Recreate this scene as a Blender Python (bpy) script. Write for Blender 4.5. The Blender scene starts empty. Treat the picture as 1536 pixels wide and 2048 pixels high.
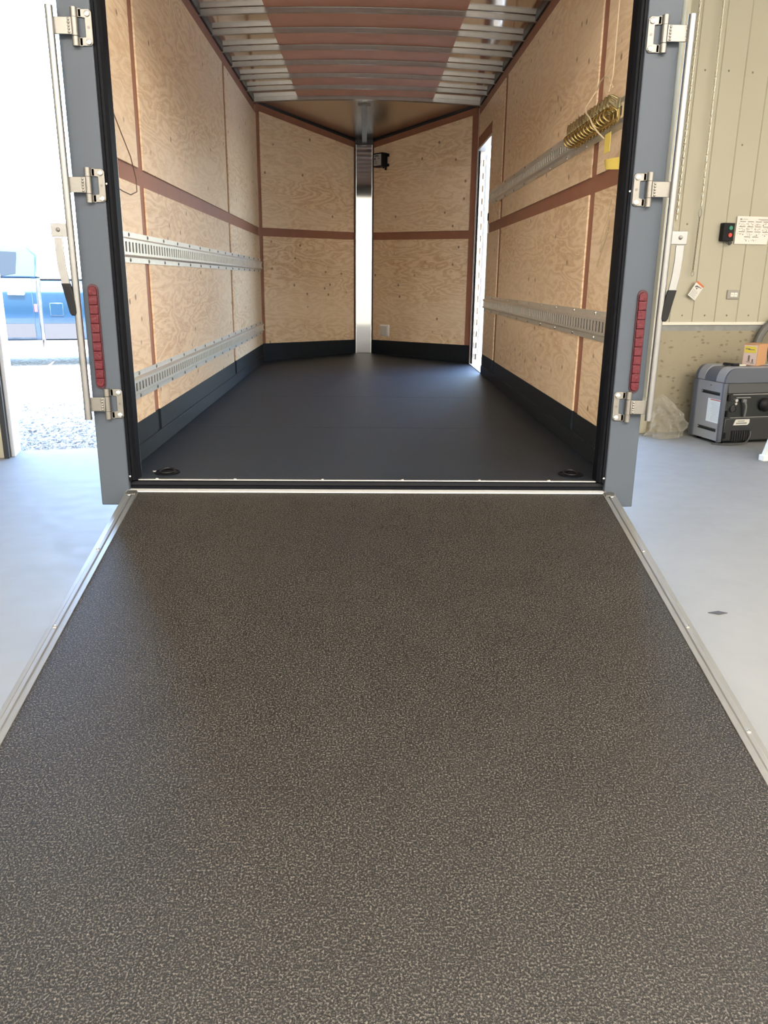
import bpy, math, random
from mathutils import Vector, Matrix
random.seed(7)
C = bpy.context.scene
COL = C.collection
F = 0.57                     # trailer floor above the shop floor
PI = math.pi

# ------------------------------------------------------------------ camera
cam = bpy.data.cameras.new('camera')
camo = bpy.data.objects.new('camera', cam)
COL.objects.link(camo)
YAW, PITCH, ROLL = 0.02664, 0.28522, 0.01123
cy_, sy_, cp_, sp_ = math.cos(YAW), math.sin(YAW), math.cos(PITCH), math.sin(PITCH)
fwd = Vector((sy_*cp_, cy_*cp_, -sp_)); rgt = Vector((cy_, -sy_, 0)); upv = rgt.cross(fwd)
cr_, sr_ = math.cos(ROLL), math.sin(ROLL)
r2 = cr_*rgt + sr_*upv; u2 = -sr_*rgt + cr_*upv
camo.matrix_world = Matrix(((r2.x, u2.x, -fwd.x, -0.01954), (r2.y, u2.y, -fwd.y, -3.17761),
                            (r2.z, u2.z, -fwd.z, 0.79732 + F), (0, 0, 0, 1)))
cam.sensor_width = 36.0
cam.lens = 1582.49 / 2048 * 36.0
cam.clip_start = 0.02
cam.clip_end = 500
C.camera = camo

# ------------------------------------------------------------------ sky, sun, exposure
SUN_EL, SUN_AZ = math.radians(63), 12.4
w = bpy.data.worlds.new('world'); C.world = w; w.use_nodes = True
nt = w.node_tree; nt.nodes.clear()
sky = nt.nodes.new('ShaderNodeTexSky'); sky.sky_type = 'NISHITA'
sky.sun_disc = False; sky.sun_elevation = SUN_EL; sky.sun_rotation = math.radians(180 - SUN_AZ)
sky.air_density = 1.0; sky.dust_density = 1.0; sky.ozone_density = 1.0
bg = nt.nodes.new('ShaderNodeBackground'); bg.inputs[1].default_value = 3.4
wo = nt.nodes.new('ShaderNodeOutputWorld')
nt.links.new(sky.outputs[0], bg.inputs[0]); nt.links.new(bg.outputs[0], wo.inputs[0])
sun = bpy.data.lights.new('sun', 'SUN'); sun.energy = 27.0; sun.angle = math.radians(0.6); sun.color = (1, 0.95, 0.87)
suno = bpy.data.objects.new('sun', sun); COL.objects.link(suno)
suno.location = (0, -20, 40)
suno.rotation_euler = (PI/2 - SUN_EL, 0, math.radians(SUN_AZ))
vs = C.view_settings
vs.view_transform = 'Standard'; vs.look = 'None'; vs.gamma = 1; vs.use_curve_mapping = False
vs.exposure = 0.28
try:
    C.cycles.use_denoising = True
    C.cycles.max_bounces = 10; C.cycles.diffuse_bounces = 6; C.cycles.glossy_bounces = 5
    C.cycles.sample_clamp_indirect = 8.0
except Exception:
    pass

# ------------------------------------------------------------------ mesh helpers
class M:
    def __init__(s): s.v = []; s.f = []
    def add(s, v, f):
        n = len(s.v); s.v += [tuple(p) for p in v]; s.f += [tuple(i + n for i in q) for q in f]; return s
    def box(s, x0, x1, y0, y1, z0, z1):
        v = [(x, y, z) for z in (z0, z1) for y in (y0, y1) for x in (x0, x1)]
        return s.add(v, [(0,2,3,1),(4,5,7,6),(0,1,5,4),(2,6,7,3),(0,4,6,2),(1,3,7,5)])
    def hexa(s, a, b):            # a, b: two matching polygons (lists of 3D points), joined into a solid
        n = len(a)
        return s.add(list(a) + list(b), [tuple(range(n))[::-1], tuple(range(n, 2*n))] +
                     [(i, (i+1) % n, n + (i+1) % n, n + i) for i in range(n)])
    def prism(s, poly, axis, a, b):   # poly in the two other axes, in xyz order
        def P(q, t):
            if axis == 'x': return (t, q[0], q[1])
            if axis == 'y': return (q[0], t, q[1])
            return (q[0], q[1], t)
        return s.hexa([P(q, a) for q in poly], [P(q, b) for q in poly])
    def cyl(s, p0, p1, r, n=12, r1=None):
        p0 = Vector(p0); p1 = Vector(p1); d = (p1 - p0).normalized()
        a = d.orthogonal().normalized(); b = d.cross(a); r1 = r if r1 is None else r1
        A = [p0 + r*(math.cos(2*PI*i/n)*a + math.sin(2*PI*i/n)*b) for i in range(n)]
        B = [p1 + r1*(math.cos(2*PI*i/n)*a + math.sin(2*PI*i/n)*b) for i in range(n)]
        return s.hexa(A, B)
    def tube(s, pts, r, n=8, closed=False):
        pts = [Vector(p) for p in pts]; k = len(pts); rings = []; prev = None
        for i, p in enumerate(pts):
            if closed: d = (pts[(i+1) % k] - pts[i-1]).normalized()
            else: d = (pts[min(i+1, k-1)] - pts[max(i-1, 0)]).normalized()
            if prev is None: a = d.orthogonal().normalized()
            else:
                a = prev - d*prev.dot(d); a = a.normalized() if a.length > 1e-6 else d.orthogonal().normalized()
            prev = a; b = d.cross(a); rr = r(i/(k-1)) if callable(r) else r
            rings.append([p + rr*(math.cos(2*PI*j/n)*a + math.sin(2*PI*j/n)*b) for j in range(n)])
        v = [q for g in rings for q in g]; f = []
        m = k if closed else k - 1
        for i in range(m):
            i2 = (i + 1) % k
            for j in range(n): f.append((i*n + j, i*n + (j+1) % n, i2*n + (j+1) % n, i2*n + j))
        if not closed: f += [tuple(range(n))[::-1], tuple((k-1)*n + j for j in range(n))]
        return s.add(v, f)
    def dome(s, c, axis, r, h, n=10):     # low bolt head
        c = Vector(c); d = Vector(axis).normalized(); a = d.orthogonal().normalized(); b = d.cross(a)
        v = []; f = []
        for t, q in ((1, 0), (0.85, 0.6), (0.45, 0.92)):
            v += [c + d*h*q + r*t*(math.cos(2*PI*j/n)*a + math.sin(2*PI*j/n)*b) for j in range(n)]
        v.append(c + d*h)
        for k in range(2):
            for j in range(n): f.append((k*n + j, k*n + (j+1) % n, (k+1)*n + (j+1) % n, (k+1)*n + j))
        for j in range(n): f.append((2*n + j, 2*n + (j+1) % n, 3*n))
        return s.add(v, f)
    def lathe(s, c, axis, prof, n=24):    # prof: (radius, along)
        c = Vector(c); d = Vector(axis).normalized(); a = d.orthogonal().normalized(); b = d.cross(a); v = []; f = []
        for r, h in prof:
            v += [c + d*h + r*(math.cos(2*PI*j/n)*a + math.sin(2*PI*j/n)*b) for j in range(n)]
        for k in range(len(prof) - 1):
            for j in range(n): f.append((k*n + j, k*n + (j+1) % n, (k+1)*n + (j+1) % n, (k+1)*n + j))
        f.append(tuple(range(n))[::-1]); f.append(tuple((len(prof)-1)*n + j for j in range(n)))
        return s.add(v, f)

def obj(name, m, mat, parent=None, bevel=0, loc=None, rot=None, label=None, smooth=True):
    me = bpy.data.meshes.new(name); me.from_pydata(m.v, [], m.f); me.update()
    import bmesh
    bm = bmesh.new(); bm.from_mesh(me); bmesh.ops.recalc_face_normals(bm, faces=bm.faces); bm.to_mesh(me); bm.free()
    if smooth:
        me.polygons.foreach_set('use_smooth', [True]*len(me.polygons)); me.set_sharp_from_angle(angle=math.radians(32))
    me.materials.append(mat)
    o = bpy.data.objects.new(name, me); COL.objects.link(o)
    if parent: o.parent = parent
    if loc: o.location = loc
    if rot: o.rotation_euler = rot
    if bevel:
        b = o.modifiers.new('bevel', 'BEVEL'); b.width = bevel; b.segments = 2; b.limit_method = 'ANGLE'; b.angle_limit = math.radians(35)
    if label: o['label'] = label
    return o
def tag(o, label=None, cat=None, group=None, kind=None):
    if label: o['label'] = label
    if cat: o['category'] = cat
    if group: o['group'] = group
    if kind: o['kind'] = kind
    return o
def empty(name, loc=(0,0,0), rz=0, parent=None):
    o = bpy.data.objects.new(name, None); COL.objects.link(o); o.location = loc; o.rotation_euler = (0, 0, rz)
    o.empty_display_size = 0.1
    if parent: o.parent = parent
    return o
def dup(o, parent=None, loc=None):
    c = o.copy(); COL.objects.link(c); c.parent = parent
    if loc is not None: c.location = loc
    for ch in list(o.children):
        dup(ch, c)
    return c

# ------------------------------------------------------------------ materials
def nodes(name):
    m = bpy.data.materials.new(name); m.use_nodes = True; t = m.node_tree
    return m, t, t.nodes['Principled BSDF']
def N(t, kind, **kw):
    n = t.nodes.new(kind)
    for k, v in kw.items():
        if k.startswith('i_'):
            key = k[2:]; key = int(key) if key.isdigit() else key
            n.inputs[key].default_value = v
        else: setattr(n, k, v)
    return n
def flat(name, col, rough=0.5, metal=0.0, spec=None, coat=0, bump=0, bscale=200, var=0, vscale=6, aniso=0):
    m, t, b = nodes(name)
    b.inputs['Base Color'].default_value = (*col, 1); b.inputs['Roughness'].default_value = rough; b.inputs['Metallic'].default_value = metal
    if spec is not None: b.inputs['Specular IOR Level'].default_value = spec
    if coat: b.inputs['Coat Weight'].default_value = coat; b.inputs['Coat Roughness'].default_value = 0.05
    tc = N(t, 'ShaderNodeTexCoord')
    if bump:
        n = N(t, 'ShaderNodeTexNoise'); n.inputs['Scale'].default_value = bscale; n.inputs['Detail'].default_value = 3
        bp = N(t, 'ShaderNodeBump'); bp.inputs['Strength'].default_value = bump; bp.inputs['Distance'].default_value = 0.002
        t.links.new(tc.outputs['Object'], n.inputs['Vector']); t.links.new(n.outputs[0], bp.inputs['Height']); t.links.new(bp.outputs[0], b.inputs['Normal'])
    if var:
        n = N(t, 'ShaderNodeTexNoise'); n.inputs['Scale'].default_value = vscale; n.inputs['Detail'].default_value = 5
        t.links.new(tc.outputs['Object'], n.inputs['Vector'])
        mx = N(t, 'ShaderNodeMix', data_type='RGBA')
        mx.inputs[6].default_value = (*[c*(1-var) for c in col], 1); mx.inputs[7].default_value = (*[min(1, c*(1+var)) for c in col], 1)
        t.links.new(n.outputs[0], mx.inputs[0]); t.links.new(mx.outputs[2], b.inputs['Base Color'])
    return m

def plywood():
    m, t, b = nodes('fir_plywood'); L = t.links.new
    tc = N(t, 'ShaderNodeTexCoord'); oi = N(t, 'ShaderNodeObjectInfo')
    cmb = N(t, 'ShaderNodeCombineXYZ')
    mu = N(t, 'ShaderNodeMath', operation='MULTIPLY'); mu.inputs[1].default_value = 37.0
    L(oi.outputs['Random'], mu.inputs[0]); L(mu.outputs[0], cmb.inputs[2]); L(mu.outputs[0], cmb.inputs[0])
    ad = N(t, 'ShaderNodeVectorMath', operation='ADD'); L(tc.outputs['Object'], ad.inputs[0]); L(cmb.outputs[0], ad.inputs[1])
    mp = N(t, 'ShaderNodeMapping'); mp.inputs['Scale'].default_value = (0.24, 0.24, 1.0); L(ad.outputs[0], mp.inputs[0])
    n1 = N(t, 'ShaderNodeTexNoise'); n1.inputs['Scale'].default_value = 4.6; n1.inputs['Detail'].default_value = 4.5; n1.inputs['Roughness'].default_value = 0.52; n1.inputs['Distortion'].default_value = 0.25
    L(mp.outputs[0], n1.inputs['Vector'])
    k = N(t, 'ShaderNodeMath', operation='MULTIPLY'); k.inputs[1].default_value = 15.0; L(n1.outputs[0], k.inputs[0])
    fr = N(t, 'ShaderNodeMath', operation='FRACT'); L(k.outputs[0], fr.inputs[0])
    rp = N(t, 'ShaderNodeValToRGB'); e = rp.color_ramp.elements
    e[0].position = 0.0; e[0].color = (1, 1, 1, 1); e[1].position = 1.0; e[1].color = (0.0, 0, 0, 1)
    for p, c in ((0.12, 0.9), (0.5, 0.15), (0.72, 0.35), (0.9, 0.85)):
        q = e.new(p); q.color = (c, c, c, 1)
    L(fr.outputs[0], rp.inputs[0])
    # strength varies over the sheet: bold cathedrals in places, plain in others
    n2 = N(t, 'ShaderNodeTexNoise'); n2.inputs['Scale'].default_value = 2.2; n2.inputs['Detail'].default_value = 2; L(mp.outputs[0], n2.inputs['Vector'])
    mr = N(t, 'ShaderNodeMapRange'); mr.inputs[1].default_value = 0.35; mr.inputs[2].default_value = 0.7; mr.inputs[3].default_value = 0.3; mr.inputs[4].default_value = 0.9; L(n2.outputs[0], mr.inputs[0])
    ml = N(t, 'ShaderNodeMath', operation='MULTIPLY'); L(rp.outputs[0], ml.inputs[0]); L(mr.outputs[0], ml.inputs[1])
    mx = N(t, 'ShaderNodeMix', data_type='RGBA'); mx.inputs[6].default_value = (0.85, 0.68, 0.48, 1); mx.inputs[7].default_value = (0.53, 0.315, 0.145, 1)
    L(ml.outputs[0], mx.inputs[0])
    # broad tone
    n3 = N(t, 'ShaderNodeTexNoise'); n3.inputs['Scale'].default_value = 1.1; L(mp.outputs[0], n3.inputs['Vector'])
    hs = N(t, 'ShaderNodeHueSaturation'); mr3 = N(t, 'ShaderNodeMapRange'); mr3.inputs[3].default_value = 0.9; mr3.inputs[4].default_value = 1.1
    L(n3.outputs[0], mr3.inputs[0]); L(mr3.outputs[0], hs.inputs['Value']); L(mx.outputs[2], hs.inputs['Color'])
    # knots
    vo = N(t, 'ShaderNodeTexVoronoi'); vo.inputs['Scale'].default_value = 7.5; L(ad.outputs[0], vo.inputs['Vector'])
    sep = N(t, 'ShaderNodeSeparateColor'); L(vo.outputs['Color'], sep.inputs[0])
    gt = N(t, 'ShaderNodeMath', operation='GREATER_THAN'); gt.inputs[1].default_value = 0.12; L(sep.outputs[0], gt.inputs[0])
    kr = N(t, 'ShaderNodeMapRange'); kr.inputs[1].default_value = 0.06; kr.inputs[2].default_value = 0.13; kr.inputs[3].default_value = 1; kr.inputs[4].default_value = 0; L(vo.outputs['Distance'], kr.inputs[0])
    km = N(t, 'ShaderNodeMath', operation='MULTIPLY'); L(gt.outputs[0], km.inputs[0]); L(kr.outputs[0], km.inputs[1])
    km2 = N(t, 'ShaderNodeMath', operation='MULTIPLY'); km2.inputs[1].default_value = 0.8; L(km.outputs[0], km2.inputs[0])
    mk = N(t, 'ShaderNodeMix', data_type='RGBA'); mk.inputs[7].default_value = (0.12, 0.06, 0.03, 1)
    L(km2.outputs[0], mk.inputs[0]); L(hs.outputs[0], mk.inputs[6]); L(mk.outputs[2], b.inputs['Base Color'])
    b.inputs['Roughness'].default_value = 0.42; b.inputs['Specular IOR Level'].default_value = 0.45
    bp = N(t, 'ShaderNodeBump'); bp.inputs['Strength'].default_value = 0.12; bp.inputs['Distance'].default_value = 0.002; L(ml.outputs[0], bp.inputs['Height']); L(bp.outputs[0], b.inputs['Normal'])
    return m

def coated(name, col, glint, scale, bump, rough, dist=0.002, spec=0.5, sky_tint=None):
    """sprayed rubbery deck coating: small lumps, glints painted on their tips as a lighter colour"""
    m, t, b = nodes(name); L = t.links.new
    tc = N(t, 'ShaderNodeTexCoord')
    n = N(t, 'ShaderNodeTexNoise'); n.inputs['Scale'].default_value = scale; n.inputs['Detail'].default_value = 4.0; n.inputs['Roughness'].default_value = 0.68
    L(tc.outputs['Object'], n.inputs['Vector'])
    mr = N(t, 'ShaderNodeMapRange'); mr.inputs[1].default_value = 0.505; mr.inputs[2].default_value = 0.70; L(n.outputs[0], mr.inputs[0])
    mx = N(t, 'ShaderNodeMix', data_type='RGBA'); mx.inputs[6].default_value = (*col, 1); mx.inputs[7].default_value = (*glint, 1); L(mr.outputs[0], mx.inputs[0])
    n2 = N(t, 'ShaderNodeTexNoise'); n2.inputs['Scale'].default_value = 5; n2.inputs['Detail'].default_value = 5; L(tc.outputs['Object'], n2.inputs['Vector'])
    hs = N(t, 'ShaderNodeHueSaturation'); m2 = N(t, 'ShaderNodeMapRange'); m2.inputs[3].default_value = 0.8; m2.inputs[4].default_value = 1.2
    L(n2.outputs[0], m2.inputs[0]); L(m2.outputs[0], hs.inputs['Value']); L(mx.outputs[2], hs.inputs['Color']); L(hs.outputs[0], b.inputs['Base Color'])
    b.inputs['Roughness'].default_value = rough; b.inputs['Specular IOR Level'].default_value = spec
    if sky_tint: b.inputs['Specular Tint'].default_value = (*sky_tint, 1)
    bp = N(t, 'ShaderNodeBump'); bp.inputs['Strength'].default_value = bump; bp.inputs['Distance'].default_value = dist; L(n.outputs[0], bp.inputs['Height']); L(bp.outputs[0], b.inputs['Normal'])
    return m

def concrete(name, a, bcol, rough, pits=False, bump=0.15):
    m, t, b = nodes(name); L = t.links.new
    tc = N(t, 'ShaderNodeTexCoord')
    n = N(t, 'ShaderNodeTexNoise'); n.inputs['Scale'].default_value = 1.3; n.inputs['Detail'].default_value = 7; n.inputs['Roughness'].default_value = 0.62; L(tc.outputs['Object'], n.inputs['Vector'])
    mx = N(t, 'ShaderNodeMix', data_type='RGBA'); mx.inputs[6].default_value = (*a, 1); mx.inputs[7].default_value = (*bcol, 1); L(n.outputs[0], mx.inputs[0])
    out = mx.outputs[2]
    if pits:
        mp = N(t, 'ShaderNodeMapping'); mp.inputs['Scale'].default_value = (1, 1, 1.9); L(tc.outputs['Object'], mp.inputs[0])
        dn = N(t, 'ShaderNodeTexNoise'); dn.inputs['Scale'].default_value = 14; L(mp.outputs[0], dn.inputs['Vector'])
        va = N(t, 'ShaderNodeVectorMath', operation='MULTIPLY_ADD'); va.inputs[1].default_value = (0.06, 0.06, 0.06); L(dn.outputs['Color'], va.inputs[0]); L(mp.outputs[0], va.inputs[2])
        v = N(t, 'ShaderNodeTexVoronoi'); v.inputs['Scale'].default_value = 15; L(va.outputs[0], v.inputs['Vector'])
        sp = N(t, 'ShaderNodeSeparateColor'); L(v.outputs['Color'], sp.inputs[0])
        g = N(t, 'ShaderNodeMath', operation='GREATER_THAN'); g.inputs[1].default_value = 0.5; L(sp.outputs[0], g.inputs[0])
        r = N(t, 'ShaderNodeMapRange'); r.inputs[1].default_value = 0.12; r.inputs[2].default_value = 0.42; r.inputs[3].default_value = 0.75; r.inputs[4].default_value = 0; L(v.outputs['Distance'], r.inputs[0])
        k = N(t, 'ShaderNodeMath', operation='MULTIPLY'); L(g.outputs[0], k.inputs[0]); L(r.outputs[0], k.inputs[1])
        m2 = N(t, 'ShaderNodeMix', data_type='RGBA'); m2.inputs[7].default_value = (0.12, 0.1, 0.06, 1); L(k.outputs[0], m2.inputs[0]); L(out, m2.inputs[6]); out = m2.outputs[2]
    L(out, b.inputs['Base Color'])
    n2 = N(t, 'ShaderNodeTexNoise'); n2.inputs['Scale'].default_value = 9; n2.inputs['Detail'].default_value = 8; L(tc.outputs['Object'], n2.inputs['Vector'])
    mr = N(t, 'ShaderNodeMapRange'); mr.inputs[3].default_value = rough - 0.1; mr.inputs[4].default_value = rough + 0.15; L(n2.outputs[0], mr.inputs[0]); L(mr.outputs[0], b.inputs['Roughness'])
    bp = N(t, 'ShaderNodeBump'); bp.inputs['Strength'].default_value = bump; bp.inputs['Distance'].default_value = 0.01; L(n2.outputs[0], bp.inputs['Height']); L(bp.outputs[0], b.inputs['Normal'])
    return m

def gravel_mat():
    m, t, b = nodes('gravel_stone'); L = t.links.new
    tc = N(t, 'ShaderNodeTexCoord'); v = N(t, 'ShaderNodeTexVoronoi'); v.inputs['Scale'].default_value = 28; L(tc.outputs['Object'], v.inputs['Vector'])
    sp = N(t, 'ShaderNodeSeparateColor'); L(v.outputs['Color'], sp.inputs[0])
    rp = N(t, 'ShaderNodeValToRGB'); e = rp.color_ramp.elements; e[0].color = (0.2, 0.19, 0.18, 1); e[1].color = (0.62, 0.6, 0.57, 1); L(sp.outputs[0], rp.inputs[0]); L(rp.outputs[0], b.inputs['Base Color'])
    b.inputs['Roughness'].default_value = 0.9
    bp = N(t, 'ShaderNodeBump'); bp.inputs['Strength'].default_value = 0.8; bp.inputs['Distance'].default_value = 0.02; bp.invert = True; L(v.outputs['Distance'], bp.inputs['Height']); L(bp.outputs[0], b.inputs['Normal'])
    return m

PLY = plywood()
LUAN = flat('brown_luan', (0.29, 0.125, 0.075), 0.55, var=0.16, vscale=9)
LUAN_LIT = flat('lit_ceiling_luan', (0.58, 0.31, 0.22), 0.6, var=0.14, vscale=7)  # luan lightened to stand in for bounced light on the ceiling
EDGE = flat('plywood_edge', (0.6, 0.42, 0.27), 0.6)
RAMP = coated('ramp_coating', (0.006, 0.0055, 0.0047), (0.17, 0.153, 0.13), 225, 1.0, 0.4, 0.002, 0.42)  # lighter specks paint in the glints on the ramp
DECK = coated('deck_coating', (0.006, 0.0075, 0.011), (0.012, 0.0145, 0.02), 150, 1.0, 0.45, 0.006, 0.8, (0.5, 0.74, 1.0))  # blue specular tint paints in sky sheen from the side door
KICK = coated('kick_coating', (0.009, 0.010, 0.012), (0.016, 0.017, 0.019), 110, 0.8, 0.42, 0.004, 0.4, (0.55, 0.78, 1.0))  # the same blue sky sheen is put into the kick's tint
PAINT = flat('grey_paint', (0.06, 0.073, 0.092), 0.45, spec=0.3)
SEAL = flat('black_rubber', (0.0035, 0.004, 0.006), 0.5, spec=0.1)
GALV = flat('galvanized_steel', (0.42, 0.425, 0.43), 0.3, 0.97, var=0.12, vscale=22)
ROOF = flat('mill_roof_sheet', (0.74, 0.70, 0.66), 0.1, 1.0)
NROOF = flat('dull_roof_sheet', (0.66, 0.61, 0.55), 0.27, 1.0)
ALU = flat('brushed_aluminium', (0.83, 0.83, 0.82), 0.22, 1.0, var=0.05, vscale=12)
ALUS = flat('satin_aluminium', (0.29, 0.29, 0.29), 0.4, 1.0)
EDGEAL = flat('bright_edge_aluminium', (0.60, 0.60, 0.585), 0.38, 1.0)
STEEL = flat('stainless_steel', (0.235, 0.225, 0.205), 0.45, 0.95, var=0.1, vscale=60, bump=0.1)
POLISH = flat('polished_aluminium', (0.47, 0.47, 0.475), 0.05, 1.0, var=0.03, vscale=5)
TRACK = flat('zinc_track', (0.74, 0.72, 0.66), 0.36, 0.75, var=0.12, vscale=30)
GOLD = flat('yellow_zinc', (0.40, 0.29, 0.115), 0.25, 0.95, var=0.3, vscale=35)
CLIP = flat('pale_zinc', (0.40, 0.35, 0.20), 0.28, 0.95, var=0.3, vscale=40)
BOLT = flat('dark_bolt', (0.16, 0.15, 0.14), 0.45, 0.7)
BOLTB = flat('bright_bolt', (0.75, 0.74, 0.71), 0.25, 1.0)
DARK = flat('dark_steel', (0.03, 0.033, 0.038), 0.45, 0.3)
WHITE = flat('white_paint', (0.78, 0.79, 0.8), 0.35)
BLACK = flat('black_plastic', (0.008, 0.008, 0.009), 0.5, spec=0.22)
LINER = flat('beige_liner', (0.40, 0.37, 0.275), 0.42, var=0.03, vscale=3)
STEM = concrete('stem_concrete', (0.25, 0.215, 0.145), (0.34, 0.295, 0.205), 0.75, pits=True)
SLAB = concrete('slab_concrete', (0.19, 0.193, 0.19), (0.27, 0.272, 0.268), 0.6, bump=0.08)
GRAV = gravel_mat()
m, t, b = nodes('red_lens'); RED = m
b.inputs['Base Color'].default_value = (0.08, 0.003, 0.009, 1); b.inputs['Roughness'].default_value = 0.3; b.inputs['Specular IOR Level'].default_value = 0.35; b.inputs['Coat Weight'].default_value = 0.15
tc = N(t, 'ShaderNodeTexCoord'); vv = N(t, 'ShaderNodeTexVoronoi'); vv.inputs['Scale'].default_value = 90; t.links.new(tc.outputs['Object'], vv.inputs['Vector'])
bp = N(t, 'ShaderNodeBump'); bp.inputs['Strength'].default_value = 0.5; bp.inputs['Distance'].default_value = 0.003; t.links.new(vv.outputs['Distance'], bp.inputs['Height']); t.links.new(bp.outputs[0], b.inputs['Normal'])

# ------------------------------------------------------------------ the shop
ANG = math.atan(0.22)
U = Vector((math.cos(ANG), math.sin(ANG), 0)); NN = Vector((-math.sin(ANG), math.cos(ANG), 0)); P0 = Vector((2.603, 4.18, 0))
def shop(s, n, z): return P0 + U*s + NN*n + Vector((0, 0, z))
S0, S1, B0, H = -10.0, 5.0, -12.6, 5.0     # room: along the wall, back wall, height
OPL, OPR, OPH = -5.51, 0.0, 3.85            # door opening in the front wall
fl = empty('floor', P0, ANG); tag(fl, kind='structure')
obj('slab', M().box(S0, S1, B0, 0.22, -0.2, 0), SLAB, fl)
wf = empty('wall_front', P0, ANG); tag(wf, kind='structure')
TH = 0.22
def liner_profile(s0, s1, first):
    pts = [(s0, 0.0)]; s = first
    while s < s1 - 0.02:
        if s > s0 + 0.02: pts += [(s-0.017, 0.0), (s-0.011, -0.009), (s+0.011, -0.009), (s+0.017, 0.0)]
        s += 0.2345
    pts.append((s1, 0.0)); return pts
def liner(s0, s1, z0, z1, parent, first):
    top = [(p[0], p[1]-0.004) for p in liner_profile(s0, s1, first)]
    m = M(); n = len(top)
    A = [(p[0], p[1], z0) for p in top]; B = [(p[0], p[1], z1) for p in top]
    m.add(A + B, [(i, i+1, n+i+1, n+i) for i in range(n-1)])
    A = [(p[0], 0.03, z0) for p in (top[0], top[-1])]; B = [(p[0], 0.03, z1) for p in (top[0], top[-1])]
    m.add(A + B, [(1, 0, 2, 3)])
    return obj('liner_panel', m, LINER, parent, smooth=False)
k0 = 0.185 - 0.117
s = 0.045
first = True
while s < S1:
    e = (k0 + 4*0.2345 if first else s + 4*0.2345); e = min(e, S1)
    liner(s, e, 1.0, H, wf, 0.185); s = e; first = False
for k in range(5):
    a = OPL - 0.06 - 0.938*(k+1); liner(max(a, S0), a + 0.938, 1.0, H, wf, a + 0.117)
obj('wall_core', M().box(0.02, S1, 0.03, TH, 1.0, H).box(S0, OPL, 0.03, TH, 1.0, H).box(OPL, 0.02, 0.02, TH, OPH, H), LINER, wf)
obj('stem_wall', M().box(0.02, S1, -0.0, TH+0.03, 0, 0.945).box(S0, OPL, 0.0, TH+0.03, 0, 0.945), STEM, wf)
obj('foam_strip', M().box(0.03, S1, 0.0, TH, 0.945, 1.0).box(S0, OPL, 0.0, TH, 0.945, 1.0), flat('grey_sill_foam', (0.23, 0.235, 0.22), 0.7, var=0.3, vscale=12), wf)
obj('base_trim', M().box(0.03, S1, -0.018, 0.01, 0.998, 1.026).box(S0, OPL-0.02, -0.018, 0.01, 0.998, 1.026), flat('pale_trim', (0.66, 0.63, 0.53), 0.4), wf, bevel=0.003)
JAMB = flat('cream_jamb', (0.46, 0.43, 0.33), 0.4)
obj('door_jamb', M().box(-0.15, 0.05, -0.012, TH+0.02, 0, OPH), JAMB, wf, bevel=0.004)
obj('door_jamb', M().box(OPL-0.015, OPL+0.012, -0.004, TH+0.02, 0, OPH), WHITE, wf, bevel=0.003)
obj('door_track', M().box(-0.03, -0.024, -0.075, -0.012, 0.35, OPH).box(-0.03, 0.012, -0.08, -0.074, 0.35, OPH), JAMB, wf)
obj('door_track', M().box(OPL-0.055, OPL-0.018, -0.07, -0.004, 0.0, OPH), DARK, wf)
obj('door_track', M().box(OPL-0.13, OPL-0.055, -0.03, -0.004, 0.0, OPH), JAMB, wf)
obj('door_header', M().box(OPL, 0, -0.02, 0.02, OPH-0.02, OPH+0.2), JAMB, wf)
sc0 = None
SCREW = flat('grey_screw', (0.2, 0.19, 0.15), 0.5, 0.4)
scr = [(0.185+0.117+0.2345*k, 1.085) for k in range(9)] + [(0.256, 3.10), (0.484, 3.11), (0.72, 3.112), (0.707, 2.54), (0.249, 1.874), (0.94, 3.11)]
for (a, z) in scr:
    o = obj('screw', M().dome((0, 0, 0), (0, -1, 0), 0.009, 0.006, 8), SCREW, wf) if sc0 is None else dup(sc0, wf)
    sc0 = sc0 or o; o.location = (a, -0.004, z)
for nm, bx in (('wall_back', [(S0, S1, B0-0.2, B0, 0, H)]),
               ('wall_left', [(S0-0.2, S0, B0, 0.2, 0, H)]), ('wall_right', [(S1, S1+0.2, B0, 0.2, 0, H)]),
               ('ceiling', [(S0-0.2, S1+0.2, B0-0.2, 0.55, H, H+0.2)])):
    m = M()
    for q in bx: m.box(*q)
    tag(obj(nm, m, flat('pale_' + nm, (0.78, 0.76, 0.71), 0.55), None, loc=P0, rot=(0, 0, ANG)), kind='structure')

# unseen ceiling lights, added behind the camera to light the trailer
LAMP_W = 195
m, t, b = nodes('light_diffuser'); DIFF = m
b.inputs['Base Color'].default_value = (0.9, 0.9, 0.88, 1); b.inputs['Emission Color'].default_value = (1, 0.88, 0.72, 1); b.inputs['Emission Strength'].default_value = 4
def added_light(s, n, where):
    t = empty('added_light', shop(s, n, H-0.35), ANG)
    tag(t, 'added unseen white linear light ' + where, 'light', 'added linear lights under the shop ceiling')
    obj('housing', M().prism([(-0.16, 0), (0.16, 0), (0.09, 0.07), (-0.09, 0.07)], 'y', -0.65, 0.65), WHITE, t)
    obj('diffuser', M().box(-0.14, 0.14, -0.62, 0.62, -0.012, -0.001), DIFF, t)
    for y in (-0.5, 0.5): obj('hanger', M().cyl((0, y, 0.07), (0, y, 0.35), 0.004, 6), STEEL, t)
    la = bpy.data.lights.new('tube', 'AREA'); la.shape = 'RECTANGLE'; la.size = 0.26; la.size_y = 1.22; la.energy = LAMP_W; la.color = (1, 0.92, 0.82)
    lo = bpy.data.objects.new('tube', la); COL.objects.link(lo); lo.parent = t; lo.location = (0, 0, -0.02)
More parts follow.
